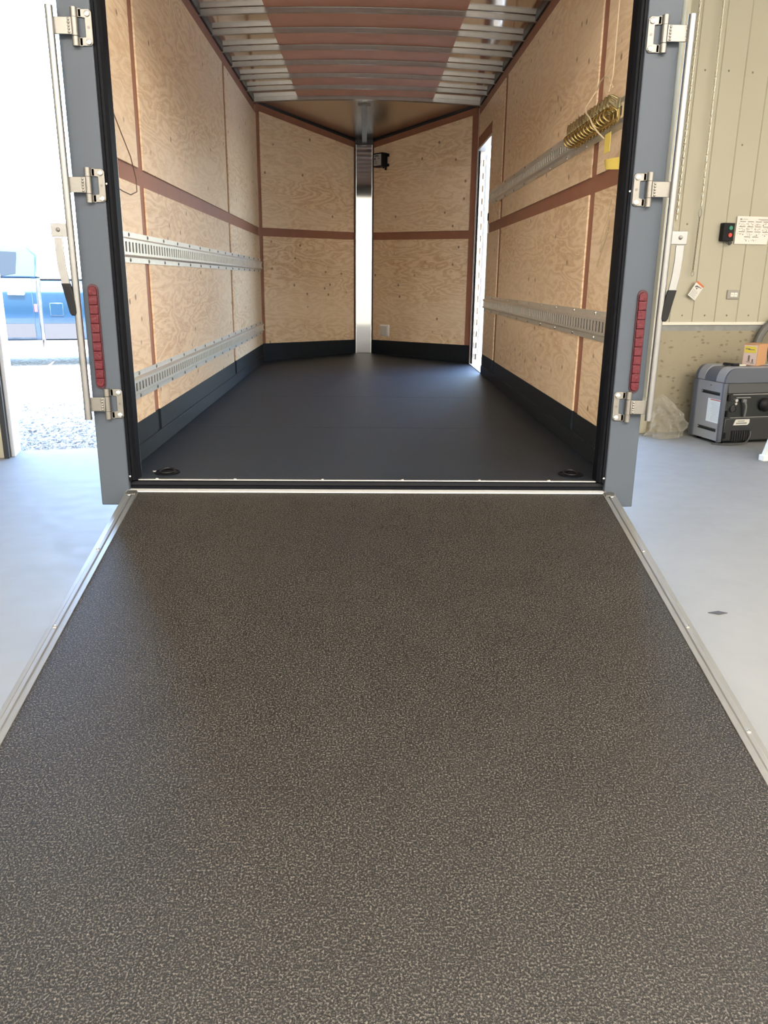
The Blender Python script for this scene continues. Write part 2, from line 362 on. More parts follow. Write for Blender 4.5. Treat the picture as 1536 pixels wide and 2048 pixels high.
for i, n in enumerate((-8.2, -10.4)):
    for j, s in enumerate((-8.0, -5.3, -2.6, 0.1, 2.8)):
        added_light(s, n, ('in the row over the camera side, ', 'in the row along the back wall, ')[i] + ('leftmost', 'second from the left', 'middle one', 'second from the right', 'rightmost')[j])

# ------------------------------------------------------------------ outside
gr = M(); NX, NY = 2, 2
tag(obj('ground', M().box(-90, 90, -90, 140, -0.4, -0.035), GRAV), kind='structure')
# loose stones in front of the door sill
st = M()
for i in range(9000):
    s = random.uniform(-6.6, -3.6); n = 0.24 + 4.3*random.random()**1.35
    c = shop(s, n, -0.035); r = random.uniform(0.008, 0.026)
    a = random.uniform(0, PI); sx, sy, sz = r*random.uniform(.8, 1.4), r*random.uniform(.6, 1.1), r*random.uniform(.5, .9)
    ca, sa = math.cos(a), math.sin(a)
    pts = []
    for (x, y, z) in ((1, .2, 0), (.3, 1, .1), (-.8, .6, 0), (-.9, -.5, .1), (.1, -1, 0), (.2, .1, 1), (-.3, -.2, .9)):
        x *= sx; y *= sy; z *= sz; x += random.uniform(-.15, .15)*r
        pts.append((c.x + x*ca - y*sa, c.y + x*sa + y*ca, c.z + z + r*0.15))
    st.add(pts, [(0, 1, 5), (1, 2, 5), (2, 6, 5), (2, 3, 6), (3, 4, 6), (4, 0, 5), (4, 5, 6)])
tag(obj('gravel', st, GRAV, smooth=False), 'loose grey gravel outside the open shop door', kind='stuff', cat='gravel')

# ------------------------------------------------------------------ the trailer
T = empty('cargo_trailer', (0, 0, F))
tag(T, 'grey enclosed cargo trailer with plywood lined walls, open rear ramp and pointed nose', 'trailer')
L = 4.88; RZ = 2.37; BK = 0.012
def P(name, m, mat, **k): return obj(name, m, mat, T, **k)
# floor: three coated sheets and the nose piece
xs = 1.03
for (a, b_) in ((0.02, 1.22), (1.223, 2.44), (2.443, 3.66)):
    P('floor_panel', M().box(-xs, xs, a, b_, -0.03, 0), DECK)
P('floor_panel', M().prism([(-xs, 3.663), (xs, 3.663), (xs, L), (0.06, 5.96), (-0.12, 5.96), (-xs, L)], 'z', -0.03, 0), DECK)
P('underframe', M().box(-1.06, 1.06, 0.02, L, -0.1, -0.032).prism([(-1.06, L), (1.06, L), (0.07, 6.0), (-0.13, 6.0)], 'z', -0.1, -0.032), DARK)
# floor tie-down rings near the ramp
for x in (-0.857, 0.872):
    r = P('tie_down_ring', M().lathe((x, 0.125, 0.0005), (0, 0, 1), [(0.054, 0), (0.054, 0.003), (0.049, 0.004), (0.046, 0.001)], 28), SEAL)
    obj('ring', M().tube([(x + 0.03*math.cos(q), 0.125 + 0.03*math.sin(q), 0.005 + 0.008*max(0, math.sin(q))) for q in [2*PI*i/20 for i in range(20)]], 0.0045, 6, True), BLACK, r)
    if x < 0: obj('hinge_pin', M().box(x-0.062, x-0.046, 0.118, 0.13, 0.001, 0.009), BOLTB, r, bevel=0.002)

# side walls ---------------------------------------------------------
ROWS = [(0.0, 1.19), (1.265, 2.258)]
def wall_panel(side, y0, y1, z0, z1, zt0=None):
    a, b_ = (side*1.03, side*1.0385)
    return P('plywood_panel', M().box(min(a, b_), max(a, b_), y0, y1, z0, z1), PLY, bevel=0.0015)
for (y0, y1) in ((0.0, 0.665), (0.755, 3.085), (3.17, L)):
    for z in ROWS: wall_panel(-1, y0, y1, *z)
for (y0, y1) in ((0.0, 0.675), (0.775, 3.27), (3.385, 3.965)):
    for z in ROWS: wall_panel(1, y0, y1, *z)
wall_panel(1, 3.955, 4.78, 2.07, 2.258)
P('wall_backing', M().box(-1.055, -1.039, 0, L, 0, 2.335), LUAN, label='brown backing board showing between plywood sheets')
P('wall_backing', M().box(1.039, 1.055, 0, 3.965, 0, 2.335).box(1.039, 1.055, 3.965, 4.8, 1.97, 2.335).box(1.039, 1.055, 4.8, L, 0, 2.335), LUAN, label='brown backing board showing between plywood sheets')
for sd in (-1, 1):
    a, b_ = sorted((sd*1.025, sd*1.085))
    P('top_rail_gap_strip', M().box(a, b_, 0.0, L, 2.336, 2.4), DARK)
# black kick coating over the lower edge of the sheets, and the cove board on the floor
for sd, cols in ((-1, ((0.0, 0.665), (0.755, 3.085), (3.17, L-0.01))), (1, ((0.0, 0.675), (0.775, 3.27), (3.385, 3.965)))):
    for (y0, y1) in cols:
        a, b_ = sorted((sd*1.0275, sd*1.0384)); P('kick_strip', M().box(a, b_, y0 - 0.0015, y1 + 0.0015, 0.0, 0.174), KICK, bevel=0.001)
    y1 = L - 0.02 if sd < 0 else 3.965
    a, b_ = sorted((sd*1.020, sd*1.04))
    P('cove_board', M().box(a, b_, 0.0, y1, 0.0, 0.076), KICK, bevel=0.003)
    a, b_ = sorted((sd*1.0375, sd*1.0388)); P('kick_strip', M().box(a, b_, 0, y1, 0.07, 0.172), KICK)
# nose walls ---------------------------------------------------------
def vmap(sd):
    A = Vector((sd*1.03, L)); B = Vector((-0.12 if sd < 0 else 0.06, 5.95)); d = (B - A).normalized()
    n = Vector((-d.y, d.x))
    if n.dot(Vector((0, 4)) - A) < 0: n = -n
    ln = (B - A).length
    return (lambda t, z, h: (A.x + d.x*t + n.x*h, A.y + d.y*t + n.y*h, z)), ln
for sd in (-1, 1):
    V, ln = vmap(sd)
    t0 = 0.045 if sd < 0 else 0.072
    t1 = ln - (0.028 if sd < 0 else 0.02)
    sl = lambda z0, z1, t: z0 + (z1 - z0)*t/ln
    def vpoly(name, q, h0, h1, mat, **k):
        P(name, M().hexa([V(t, z, h0) for t, z in q], [V(t, z, h1) for t, z in q]), mat, **k)
    vpoly('plywood_panel', [(t0, sl(0, 0, t0)), (t1, 0), (t1, sl(1.19, 1.215, t1)), (t0, 1.19)], -0.0115, 0, PLY, bevel=0.0015)
    vpoly('plywood_panel', [(t0, 1.268), (t1, sl(1.268, 1.29, t1)), (t1, sl(2.287, 2.134, t1)), (t0, sl(2.287, 2.134, t0))], -0.0115, 0, PLY, bevel=0.0015)
    vpoly('wall_backing', [(0, 0), (ln, 0), (ln, 2.205), (0, 2.362)], -0.02, -0.012, LUAN, label='brown backing board showing between plywood sheets')
    vpoly('top_rail_gap_strip', [(0, 2.35), (ln, 2.195), (ln, 2.212), (0, 2.367)], -0.011, -0.006, DARK)  # dark strip painted in for the shaded gap under the nose roof
    vpoly('kick_strip', [(0.0, 0), (ln, 0), (ln, 0.15), (0.0, 0.178)], -0.001, 0.0035, KICK, bevel=0.002)
    vpoly('nose_skin', [(-0.02, -0.1), (ln+0.03, -0.1), (ln+0.03, 2.3), (-0.02, 2.46)], -0.06, -0.055, PAINT)
# nose post
np_ = P('nose_post', M().box(-0.114, 0.055, 5.935, 5.97, 0.0, 2.165), POLISH, bevel=0.004)
for x in (-0.116, 0.052): obj('edge_flange', M().box(x, x + 0.005, 5.925, 5.97, 0, 2.165), ALU, np_)
obj('cap_bracket', M().box(-0.12, 0.06, 5.94, 5.99, 2.167, 2.188).box(-0.115, -0.06, 5.95, 5.99, 2.188, 2.25).box(0.0, 0.055, 5.95, 5.99, 2.188, 2.25), DARK, np_)
# ceiling ------------------------------------------------------------
def arch(x): return 0.035*(1 - (x/1.05)**2)
def arched(y0, y1, z0, z1, x0=-1.04, x1=1.04, n=16):
    m = M(); X = [x0 + (x1-x0)*i/n for i in range(n+1)]
    a = [(x, y0, z0 + arch(x)) for x in X] + [(x, y0, z1 + arch(x)) for x in X[::-1]]
    b_ = [(x, y1, z0 + arch(x)) for x in X] + [(x, y1, z1 + arch(x)) for x in X[::-1]]
    k = len(a); m.add(a + b_, [(i, (i+1) % k, k + (i+1) % k, k + i) for i in range(k)])
    m.add(a, [(i, i+1, k-2-i, k-1-i) for i in range(n)]); m.add(b_, [(i, i+1, k-2-i, k-1-i) for i in range(n)])
    return m
P('roof_sheet', arched(-0.02, 4.84, 2.3665, 2.370), ROOF)
BOWS = [4.345 - 0.4045*k for k in range(11)]
for y in BOWS:
    if y < 0.2: continue
    m = arched(y + 0.004, y + 0.026, 2.331, 2.3615)
    for z0, z1 in ((2.33, 2.3345), (2.3575, 2.362)):
        q = arched(y, y + 0.006, z0, z1); m.add(q.v, q.f)
    P('ceiling_bow', m, GALV)
P('ceiling_header', arched(4.765, 4.82, 2.332, 2.366), GALV, bevel=0.003)
edges = sorted([y for y in BOWS if y > 0.1]) + [4.76]
for i in range(len(edges)-1):
    y0, y1 = edges[i] + 0.028, edges[i+1] - 0.002
    k = 0.615 + 0.002*i
    m = arched(y0, y1, 2.3605, 2.3655, -0.635, 0.60, 10)
    P('ceiling_board', m, LUAN_LIT, label='brown board strip between the ceiling bows')
P('vent_slot', M().box(0.0, 0.07, 4.02, 4.04, 2.389, 2.396), BLACK)
P('nose_roof', M().hexa([(-1.04, 4.82, 2.372), (1.04, 4.82, 2.372), (1.04, L, 2.366), (0.06, 5.98, 2.215), (-0.12, 5.98, 2.215), (-1.04, L, 2.366)],
                        [(-1.04, 4.82, 2.382), (1.04, 4.82, 2.382), (1.04, L, 2.37), (0.06, 5.98, 2.219), (-0.12, 5.98, 2.219), (-1.04, L, 2.37)]), NROOF)
P('nose_cap', M().box(-0.17, 0.11, 5.985, 6.0, -0.1, 2.32), PAINT)
nb = P('nose_bar', M().hexa([(-0.052, 4.8, 2.335), (-0.002, 4.8, 2.335), (-0.002, 4.8, 2.375), (-0.052, 4.8, 2.375)], [(-0.052, 5.96, 2.172), (-0.002, 5.96, 2.172), (-0.002, 5.96, 2.21), (-0.052, 5.96, 2.21)]), GALV, bevel=0.002)
obj('weld_plate', M().box(-0.085, 0.03, 4.785, 4.84, 2.328, 2.345), STEEL, nb, bevel=0.004)
# outer shell
P('roof_skin', arched(-0.06, 4.9, 2.45, 2.455, -1.1, 1.1).hexa([(-1.09, 4.88, 2.46), (1.09, 4.88, 2.46), (0.08, 6.03, 2.30), (-0.14, 6.03, 2.30)], [(-1.09, 4.88, 2.465), (1.09, 4.88, 2.465), (0.08, 6.03, 2.305), (-0.14, 6.03, 2.305)]), WHITE)
P('side_skin', M().box(-1.095, -1.088, 0, L, -0.1, 2.46), PAINT)
P('side_skin', M().box(1.088, 1.095, 0, 3.97, -0.1, 2.46).box(1.088, 1.095, 3.97, 4.81, 1.97, 2.46).box(1.088, 1.095, 4.81, L, -0.1, 2.46).box(1.088, 1.095, 3.97, 4.81, -0.1, -0.02), PAINT)
for sd in (-1, 1):
    for y in (2.0, 2.75):
        x = sd*1.24
        wh = P('wheel', M().lathe((x - 0.1, y, -F + 0.33), (1, 0, 0), [(0.2, 0.0), (0.3, 0.0), (0.33, 0.03), (0.33, 0.17), (0.3, 0.2), (0.2, 0.2)], 28), SEAL)
        obj('rim', M().lathe((x - 0.085, y, -F + 0.33), (1, 0, 0), [(0.2, 0.0), (0.12, 0.02), (0.12, 0.15), (0.2, 0.17)], 20), ALU, wh)
    P('fender', M().tube([(sd*1.22, 2.375 + 0.76*math.cos(q), -F + 0.33 + 0.4*math.sin(q)**0.5) for q in [PI*i/14 for i in range(15)]], 0.02, 6).prism([(1.55, -0.0), (1.62, 0.12), (1.75, 0.19), (3.0, 0.19), (3.13, 0.12), (3.2, -0.0), (3.18, -0.0), (3.1, 0.1), (2.98, 0.17), (1.77, 0.17), (1.64, 0.1), (1.57, -0.0)], 'x', *sorted((sd*1.096, sd*1.36))), PAINT)
# side door frame and the door swung out
fr = P('side_door_frame', M().box(1.028, 1.1, 3.965, 3.985, 0, 1.975).box(1.028, 1.1, 4.8, 4.812, 0, 1.975).box(1.028, 1.1, 3.985, 4.8, 1.955, 1.975).box(1.026, 1.1, 3.985, 4.8, -0.03, 0.006), flat('pale_aluminium_frame', (0.75, 0.76, 0.77), 0.35, 0.4))
obj('door_seal', M().box(1.031, 1.037, 4.790, 4.8, 0.01, 1.955), SEAL, fr)
for k in range(17):
    o = obj('hinge_knuckle', M().cyl((0, 0, 0), (0, 0, 0.052), 0.011, 8).box(-0.024, 0.0, -0.004, 0.004, 0, 0.052), ALU, fr) if k == 0 else dup(o, fr)
    o.location = (1.088, 4.79, 0.05 + 0.111*k)
dl = obj('side_door', M().box(0, 0.035, -0.02, 0.0, 0.0, 1.92).box(0, 0.82, 0.0, 0.035, 0.0, 1.92), flat('white_door_skin', (0.72, 0.73, 0.74), 0.4), T, loc=(1.106, 4.83, 0.015), rot=(0, 0, math.radians(72)))
obj('door_trim', M().box(0.03, 0.8, -0.004, 0.0, 0.03, 0.07).box(0.03, 0.8, -0.004, 0.0, 1.85, 1.89).box(0.03, 0.07, -0.004, 0, 0.07, 1.85).box(0.76, 0.8, -0.004, 0, 0.07, 1.85), ALU, dl)
P('door_latch', M().box(1.020, 1.030, 3.94, 3.955, 1.29, 1.35), BLACK)

# rear frame ---------------------------------------------------------
P('rear_header', M().box(-1.095, 1.1, -0.03, 0.06, 2.2, 2.46), PAINT, bevel=0.004)
for sd, xi, xo in ((-1, -0.976, -1.092), (1, 0.976, 1.098)):
    a, b_ = sorted((xi, xo))
    po = P('rear_post', M().box(a, b_, -0.03, 0.06, -0.10, 2.46), PAINT, bevel=0.004)
    a, b_ = sorted((sd*0.944, sd*0.978))
    sq = [(sd*0.978, -0.028), (sd*0.952, -0.024), (sd*0.945, -0.012), (sd*0.945, 0.03), (sd*0.95, 0.2), (sd*0.978, 0.2)]
    sq = [(sd*0.979, -0.024), (sd*0.965, -0.026), (sd*0.9655, -0.014), (sd*0.957, -0.012), (sd*0.947, 0.0), (sd*0.946, 0.055), (sd*0.979, 0.06)]
    se = obj('rubber_seal', M().prism(sq, 'z', 0.0, 2.2), SEAL, po)
    obj('edge_angle', M().box(*sorted((sd*0.9465, sd*1.03)), 0.056, 0.06, 0.0, 2.2), ALU, po)
    for z in (0.02, 1.125):
        obj('rivet', M().dome((sd*0.970, -0.0255, z), (0, -1, 0), 0.005, 0.004, 8), BOLTB, po)
# tail lights
for sd in (-1, 1):
    xt = -1.051 if sd < 0 else 1.055
    z0, z1, r = 0.378, 0.768, 0.0165
    def stad(rr, h0, h1, e=0):
        pts = []
        for i in range(9): q = PI*i/8; pts.append((xt + rr*math.cos(q), z1 - r + rr*math.sin(q)))
        for i in range(9): q = PI + PI*i/8; pts.append((xt + rr*math.cos(q), z0 + r + rr*math.sin(q)))
        return M().prism(pts, 'y', h0, h1)
    tl = P('tail_light', stad(r + 0.003, -0.036, -0.0295), flat('lens_gasket', (0.05, 0.008, 0.014), 0.5), bevel=0.001)
    n = 11; zz0, zz1 = z0 + 0.004, z1 - 0.004; dz = (zz1 - zz0)/n
    for i in range(n):
        a, b_ = zz0 + dz*i + 0.0008, zz0 + dz*(i+1) - 0.0008
        w0 = 0.0155
        if i == 0: q = [(xt-w0, b_), (xt-w0, a+0.012), (xt-0.009, a+0.003), (xt, a), (xt+0.009, a+0.003), (xt+w0, a+0.012), (xt+w0, b_)]
        elif i == n-1: q = [(xt-w0, a), (xt+w0, a), (xt+w0, b_-0.012), (xt+0.009, b_-0.003), (xt, b_), (xt-0.009, b_-0.003), (xt-w0, b_-0.012)]
        else: q = [(xt-w0, a), (xt+w0, a), (xt+w0, b_), (xt-w0, b_)]
        obj('lens_segment', M().prism(q, 'y', -0.044, -0.035), RED, tl, bevel=0.002)
# hinges: leaf with two bolts on the post, knuckles, strap out to the bar
def hinge(sd, zc, xl):
    # xl: x of the leaf's outer knuckle line, leaf extends inwards (towards the opening)
    h = 0.058; iw = -sd
    q = [(xl + iw*0.012, zc - h), (xl + iw*0.05, zc - h), (xl + iw*0.0585, zc - h + 0.009), (xl + iw*0.0585, zc + h - 0.009), (xl + iw*0.05, zc + h), (xl + iw*0.012, zc + h), (xl + iw*0.012, zc + 0.032), (xl + iw*0.034, zc + 0.029), (xl + iw*0.034, zc - 0.029), (xl + iw*0.012, zc - 0.032)]
    hg = P('hinge', M().prism(q, 'y', -0.036, -0.0305), STEEL, bevel=0.002)
    for a, b_ in ((-h-0.002, -0.03), (0.03, h+0.002)):
        obj('knuckle', M().cyl((xl, -0.041, zc + a), (xl, -0.041, zc + b_), 0.0115, 14).box(*sorted((xl, xl + iw*0.022)), -0.036, -0.031, zc + a + 0.002, zc + b_ - 0.002), STEEL, hg)
    obj('knuckle', M().cyl((xl, -0.042, zc - 0.0285), (xl, -0.042, zc + 0.0285), 0.0125, 14), STEEL, hg)
    xb = xl + sd*0.082
    obj('strap', M().box(*sorted((xl + sd*0.006, xb)), -0.056, -0.050, zc - 0.027, zc + 0.027), STEEL, hg, bevel=0.0015)
    wd = M()
    for i in range(5):
        for xx in (xl + sd*0.016, xb - sd*0.006): wd.dome((xx, -0.056, zc - 0.02 + i*0.01), (0, -1, 0), 0.005, 0.004, 7)
    obj('weld_bead', wd, STEEL, hg)
    for z in (-0.045, 0.043):
        bo = obj('bolt', M().dome((xl + iw*0.044, -0.036, zc + z), (0, -1, 0), 0.011, 0.007, 14), BOLTB, hg)
    obj('plug', M().cyl((xl + iw*0.046, -0.0362, zc), (xl + iw*0.046, -0.0368, zc), 0.005, 10), BOLT, hg)
for zc in (1.63, 1.118, 0.317): hinge(-1, zc, -1.03)
for zc in (1.642, 1.13, 0.32): hinge(1, zc, 1.037)
# lock bars with their hanging handles
for sd, x0, x1, z0, z1 in ((-1, -1.107, -1.103, 0.257, 1.69), (1, 1.124, 1.117, 0.268, 1.70)):
    br = P('lock_bar', M().cyl((x1, -0.06, z0), (x0, -0.06, z1), 0.0135, 16), ALUS)
    xh = x0 + sd*0.042
    obj('handle_bracket', M().box(*sorted((x0 + sd*0.004, x0 + sd*0.068)), -0.064, -0.058, 0.937, 0.985), ALUS, br, bevel=0.002)
    obj('bolt', M().dome((xh, -0.064, 0.962), (0, -1, 0), 0.008, 0.006, 12), BOLT, br)
    path = [(xh, 0.935), (xh + sd*0.0, 0.88), (xh - sd*0.004, 0.82), (xh - sd*0.012, 0.77)]
    def ribbon(pts, wd, th):
        m = M(); A = []; B = []
        for x, z in pts: A.append((x - wd/2, z)); B.append((x + wd/2, z))
        return m.prism(A + B[::-1], 'y', -0.062 - th, -0.062)
    obj('handle', ribbon(path, 0.031, 0.008), ALUS, br, bevel=0.002)
    g = [(xh - sd*0.012, 0.772), (xh - sd*0.02, 0.735), (xh - sd*0.028, 0.69), (xh - sd*0.031, 0.665), (xh - sd*0.031, 0.655)]
    gm = M(); A = []; B = []
    for (x, z), wd in zip(g, (0.034, 0.034, 0.032, 0.028, 0.014)): A.append((x - wd/2, z)); B.append((x + wd/2, z))
    obj('handle_grip', gm.prism(A + B[::-1], 'y', -0.074, -0.06), BLACK, br, bevel=0.003)

# sill ---------------------------------------------------------------
si = P('rear_sill', M().box(-0.945, 0.945, -0.004, 0.007, -0.002, 0.003), EDGEAL, bevel=0.001)
obj('sill_seal', M().prism([(0.0, -0.003), (-0.006, -0.006), (-0.011, -0.018), (-0.008, -0.023), (-0.012, -0.027), (-0.01, -0.034), (0.0, -0.035)], 'x', -0.975, 0.975), SEAL, si)
for x in (-0.87, -0.55, -0.19, 0.14, 0.46, 0.75):
    obj('bolt', M().dome((x, 0.002, 0.003), (0, 0, 1), 0.008, 0.005, 10), BOLTB, si)
P('ramp_hinge', M().box(-0.985, 0.985, -0.05, 0.0, -0.044, -0.036), flat('white_hinge_strip', (0.7, 0.7, 0.68), 0.35, 0.3), bevel=0.002)
P('rear_bumper', M().box(-1.09, 1.095, -0.015, 0.06, -0.1, -0.045), DARK)
# ramp: the deck itself is the part, edges and screws hang on it
AL = math.radians(12.6); RL = 2.26
rp = P('ramp_door', M().box(-0.934, 0.963, -RL, 0.0, -0.03, 0.0), RAMP, loc=(0, -0.052, -0.039), rot=(AL, 0, 0))
for sd, xe in ((-1, -0.934), (1, 0.963)):
    X = lambda d: xe + sd*d
    q = [(X(0), -0.032), (X(0), 0.003), (X(0.017), 0.003), (X(0.018), -0.002), (X(0.021), -0.002), (X(0.022), 0.004), (X(0.034), 0.005), (X(0.036), 0.003), (X(0.05), 0.003), (X(0.051), -0.032)]
    obj('edge_trim', M().prism(q, 'y', -RL, 0.0), EDGEAL, rp, bevel=0.001)
    for d in (0.03, 0.45, 0.9, 1.35, 1.8):
        obj('screw', M().dome((X(0.03), -d, 0.004), (0, 0, 1), 0.007, 0.004, 10), BOLTB, rp)
    obj('corner_plate', M().box(*sorted((X(0.005), X(0.045))), -0.03, 0.004, 0.004, 0.007), STEEL, rp, bevel=0.002)
obj('end_flap', M().box(-0.93, 0.96, -RL-0.02, -RL, -0.035, 0.004), ALUS, rp)

# E-tracks -----------------------------------------------------------
def etrack(sd, z0, z1, y0, y1):
    x = lambda h: sd*(1.03 - h)
    m = M()
    pt = [(z1, 0.001), (z1, 0.004), (z1-0.022, 0.004), (z1-0.031, 0.020), (z1-0.042, 0.020), (z1-0.042, 0.017), (z1-0.033, 0.017), (z1-0.0245, 0.001)]
    m.prism([(x(h), z) for z, h in pt], 'y', y0, y1)
    pb = [(z0 + (z1 - z), h) for z, h in pt]
    m.prism([(x(h), z) for z, h in pb], 'y', y0, y1)
    y = y0 + 0.012
    while y < y1 - 0.03:
        a, b_ = sorted((x(0.0165), x(0.0198))); m.box(a, b_, y, y + 0.027, z0 + 0.04, z1 - 0.04); y += 0.0508
    tr = P('tie_down_track', m, TRACK)
    obj('slot_shade_strip', M().box(*sorted((x(0.001), x(0.003))), y0, y1, z0 + 0.03, z1 - 0.03), DARK, tr)  # dark strip painted in for the shade inside the slots
    bt = None; k = 0; y = y0 + 0.05
    while y < y1 - 0.03:
        for z in (z1 - 0.011, z0 + 0.011):
            if bt is None:
                bt = obj('bolt', M().dome((0, 0, 0), (-sd, 0, 0), 0.0085, 0.005, 8), BOLTB if sd > 0 else BOLT, tr); o = bt
            else: o = dup(bt, tr)
            o.location = (x(0.004), y, z)
        y += 0.305 if sd < 0 else 0.38; k += 1
    return tr
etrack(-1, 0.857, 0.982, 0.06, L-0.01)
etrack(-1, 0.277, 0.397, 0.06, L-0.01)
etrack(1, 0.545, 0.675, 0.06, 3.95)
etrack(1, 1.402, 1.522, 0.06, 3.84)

# wires that belong to the trailer's lights
P('loose_wire', M().tube([(-1.02, 0.27, 1.45), (-1.01, 0.36, 1.36), (-1.0, 0.44, 1.28), (-1.0, 0.5, 1.2), (-1.0, 0.5, 1.15), (-1.005, 0.42, 1.13), (-1.01, 0.32, 1.135), (-1.02, 0.24, 1.15)], 0.0025, 6), flat('brown_wire', (0.12, 0.07, 0.05), 0.5))

# ------------------------------------------------------------------ things in and on the trailer
# gold ring fittings clipped into the upper right track
def ring_fitting():
    t = empty('track_ring')
    obj('clip', M().box(-0.007, -0.001, -0.006, 0.006, 0.014, 0.052).tube([(-0.010, 0.004, 0.050), (-0.030, 0.012, 0.062), (-0.046, 0.012, 0.060), (-0.050, 0.002, 0.040), (-0.052, -0.006, 0.022), (-0.046, -0.010, 0.014)], 0.0052, 7)
        .hexa([(-0.016, -0.006, 0.012), (-0.016, 0.006, 0.012), (-0.016, 0.006, 0.02), (-0.016, -0.006, 0.02)], [(-0.048, -0.004, 0.036), (-0.048, 0.008, 0.036), (-0.044, 0.008, 0.042), (-0.044, -0.004, 0.042)]), CLIP, t)
    obj('ring', M().tube([(-0.034 + 0.030*math.cos(q), 0.010*math.sin(q), -0.010 + 0.027*math.sin(q)) for q in [2*PI*i/20 for i in range(20)]], 0.0052, 8, True), GOLD, t)
    obj('anchor', M().box(-0.012, 0.0, -0.009, 0.009, -0.042, 0.012), GOLD, t, bevel=0.002)
    return t
ords = ['first', 'second', 'third', 'fourth', 'fifth', 'sixth', 'seventh', 'eighth', 'ninth', 'tenth', 'eleventh', 'twelfth', 'thirteenth', 'fourteenth']
proto = ring_fitting()
for k in range(14):
    o = proto if k == 0 else dup(proto)
    o.location = (1.0085, 0.985 - 0.0508*k, F + 1.460)
    o.rotation_euler = (random.uniform(-.06, .06), 0, random.uniform(-.04, .04))
    tag(o, 'gold ring fitting in the upper right wall track, %s from its far end' % ords[k], 'tie-down ring', 'gold ring fittings in the upper right track')
# cords and yellow tags near the right post
CORD = flat('cream_cord', (0.62, 0.5, 0.34), 0.6)
t = obj('hanging_cord', M().tube([(1.0, 0.42, F+2.25), (1.0, 0.425, F+1.9), (1.0, 0.43, F+1.62), (0.985, 0.42, F+1.55)], 0.003, 6), CORD)
tag(t, 'thin pale cord hanging straight down the right plywood wall above the gold rings', 'cord')
t = obj('looped_cord', M().tube([(0.965, 0.30, F+1.545), (0.975, 0.40, F+1.60), (0.985, 0.50, F+1.625), (0.99, 0.585, F+1.625), (0.99, 0.63, F+1.60), (0.965, 0.63, F+1.56), (0.94, 0.60, F+1.525), (0.93, 0.55, F+1.495), (0.928, 0.47, F+1.46), (0.928, 0.41, F+1.42), (0.94, 0.36, F+1.385), (0.956, 0.33, F+1.36)], 0.0032, 6), CORD)
tag(t, 'cream cord curling in a loop over the gold rings', 'cord')
t = obj('cord_bundle', M().tube([(0.99, 0.27, F+1.13), (1.0, 0.34, F+1.06), (1.005, 0.42, F+0.985), (1.0, 0.45, F+0.955), (1.0, 0.42, F+0.96), (1.005, 0.33, F+1.0), (0.99, 0.28, F+1.05)], 0.0026, 6)
        .tube([(0.99, 0.28, F+1.06), (1.0, 0.36, F+0.985), (1.0, 0.425, F+0.93), (1.0, 0.41, F+0.925), (0.995, 0.33, F+0.965), (0.985, 0.27, F+1.02)], 0.0026, 6)
        .tube([(0.99, 0.28, F+1.0), (1.0, 0.37, F+0.945), (1.005, 0.43, F+0.90), (1.01, 0.475, F+0.865)], 0.003, 6), CORD)
tag(t, 'bundle of thin cream cords looped low on the right wall beside the rear post', 'cord')
YEL = flat('yellow_tag', (0.72, 0.56, 0.12), 0.5)
def folded(z, y0, y1, h, bend):
    m = M(); A = []; n = 6
    for i in range(n+1):
        y = y0 + (y1-y0)*i/n; b_ = bend*math.sin(PI*i/n)
        A.append((1.0 - b_, y, z + 0.02*i/n, h*(1 - 0.35*(i/n))))
    front = [(a[0], a[1], a[2]) for a in A] + [(a[0]-0.008, a[1], a[2]+a[3]) for a in A[::-1]]
    back = [(p[0]+0.0012, p[1], p[2]) for p in front]
    k = len(front); m.add(front + back, [(i, i+1, k-2-i, k-1-i) for i in range(n)] + [(k+i, k+i+1, 2*k-2-i, 2*k-1-i) for i in range(n)] + [(i, (i+1) % k, k+(i+1) % k, k+i) for i in range(k)])
    return m
t = obj('paper_tag', folded(F+1.232, 0.22, 0.40, 0.045, 0.03), YEL); tag(t, 'yellow folded tag on the brown rail of the right wall beside the rear post', 'tag')
t = obj('paper_tag', M().box(0.955, 0.957, 0.24, 0.315, F+1.30, F+1.372), YEL, rot=None); tag(t, 'yellow tag hanging on the loop of cord under the gold rings', 'tag')

# black box and white cover plate on the right nose wall
V, ln = vmap(1)
def vframe(tt, z):
    p = Vector(V(tt, z + F, 0.0)); q = Vector(V(tt - 0.1, z + F, 0.0)); ex = (q - p).normalized()   # x runs towards the side door
    return p, ex
p, ex = vframe(ln - 0.10, 1.93)
rz = math.atan2(ex.y, ex.x)
bxo = empty('junction_box', p, rz)
tag(bxo, 'small black junction box with a grey label on the nose wall beside the polished post', 'junction box')
# local x along the wall, local +y points into the wall or out of it
out = 1 if Vector(V(ln - 0.05, 0, 0.1)).xy.__sub__(Vector(V(ln - 0.05, 0, 0.0)).xy).dot(Vector((-math.sin(rz), math.cos(rz)))) > 0 else -1
def yo(a, b_): return sorted((out*a, out*b_))
obj('case', M().box(0.0, 0.135, *yo(0.002, 0.085), 0, 0.135), BLACK, bxo, bevel=0.004)
obj('mounting_ear', M().box(0.133, 0.16, *yo(0.002, 0.012), 0.10, 0.128).box(0.133, 0.16, *yo(0.002, 0.012), 0.005, 0.032), BLACK, bxo, bevel=0.002)
obj('cable_gland', M().cyl((0.135, out*0.03, -0.001), (0.135, out*0.03, -0.03), 0.012, 12).cyl((0.1, out*0.03, 0.0), (0.1, out*0.03, -0.012), 0.01, 12), BLACK, bxo)
LAB = flat('grey_label', (0.42, 0.42, 0.44), 0.5); INK = flat('label_ink', (0.03, 0.03, 0.04), 0.6)
lb = obj('label', M().box(0.012, 0.123, *yo(0.0855, 0.0862), 0.012, 0.122), LAB, bxo)
ink = M()
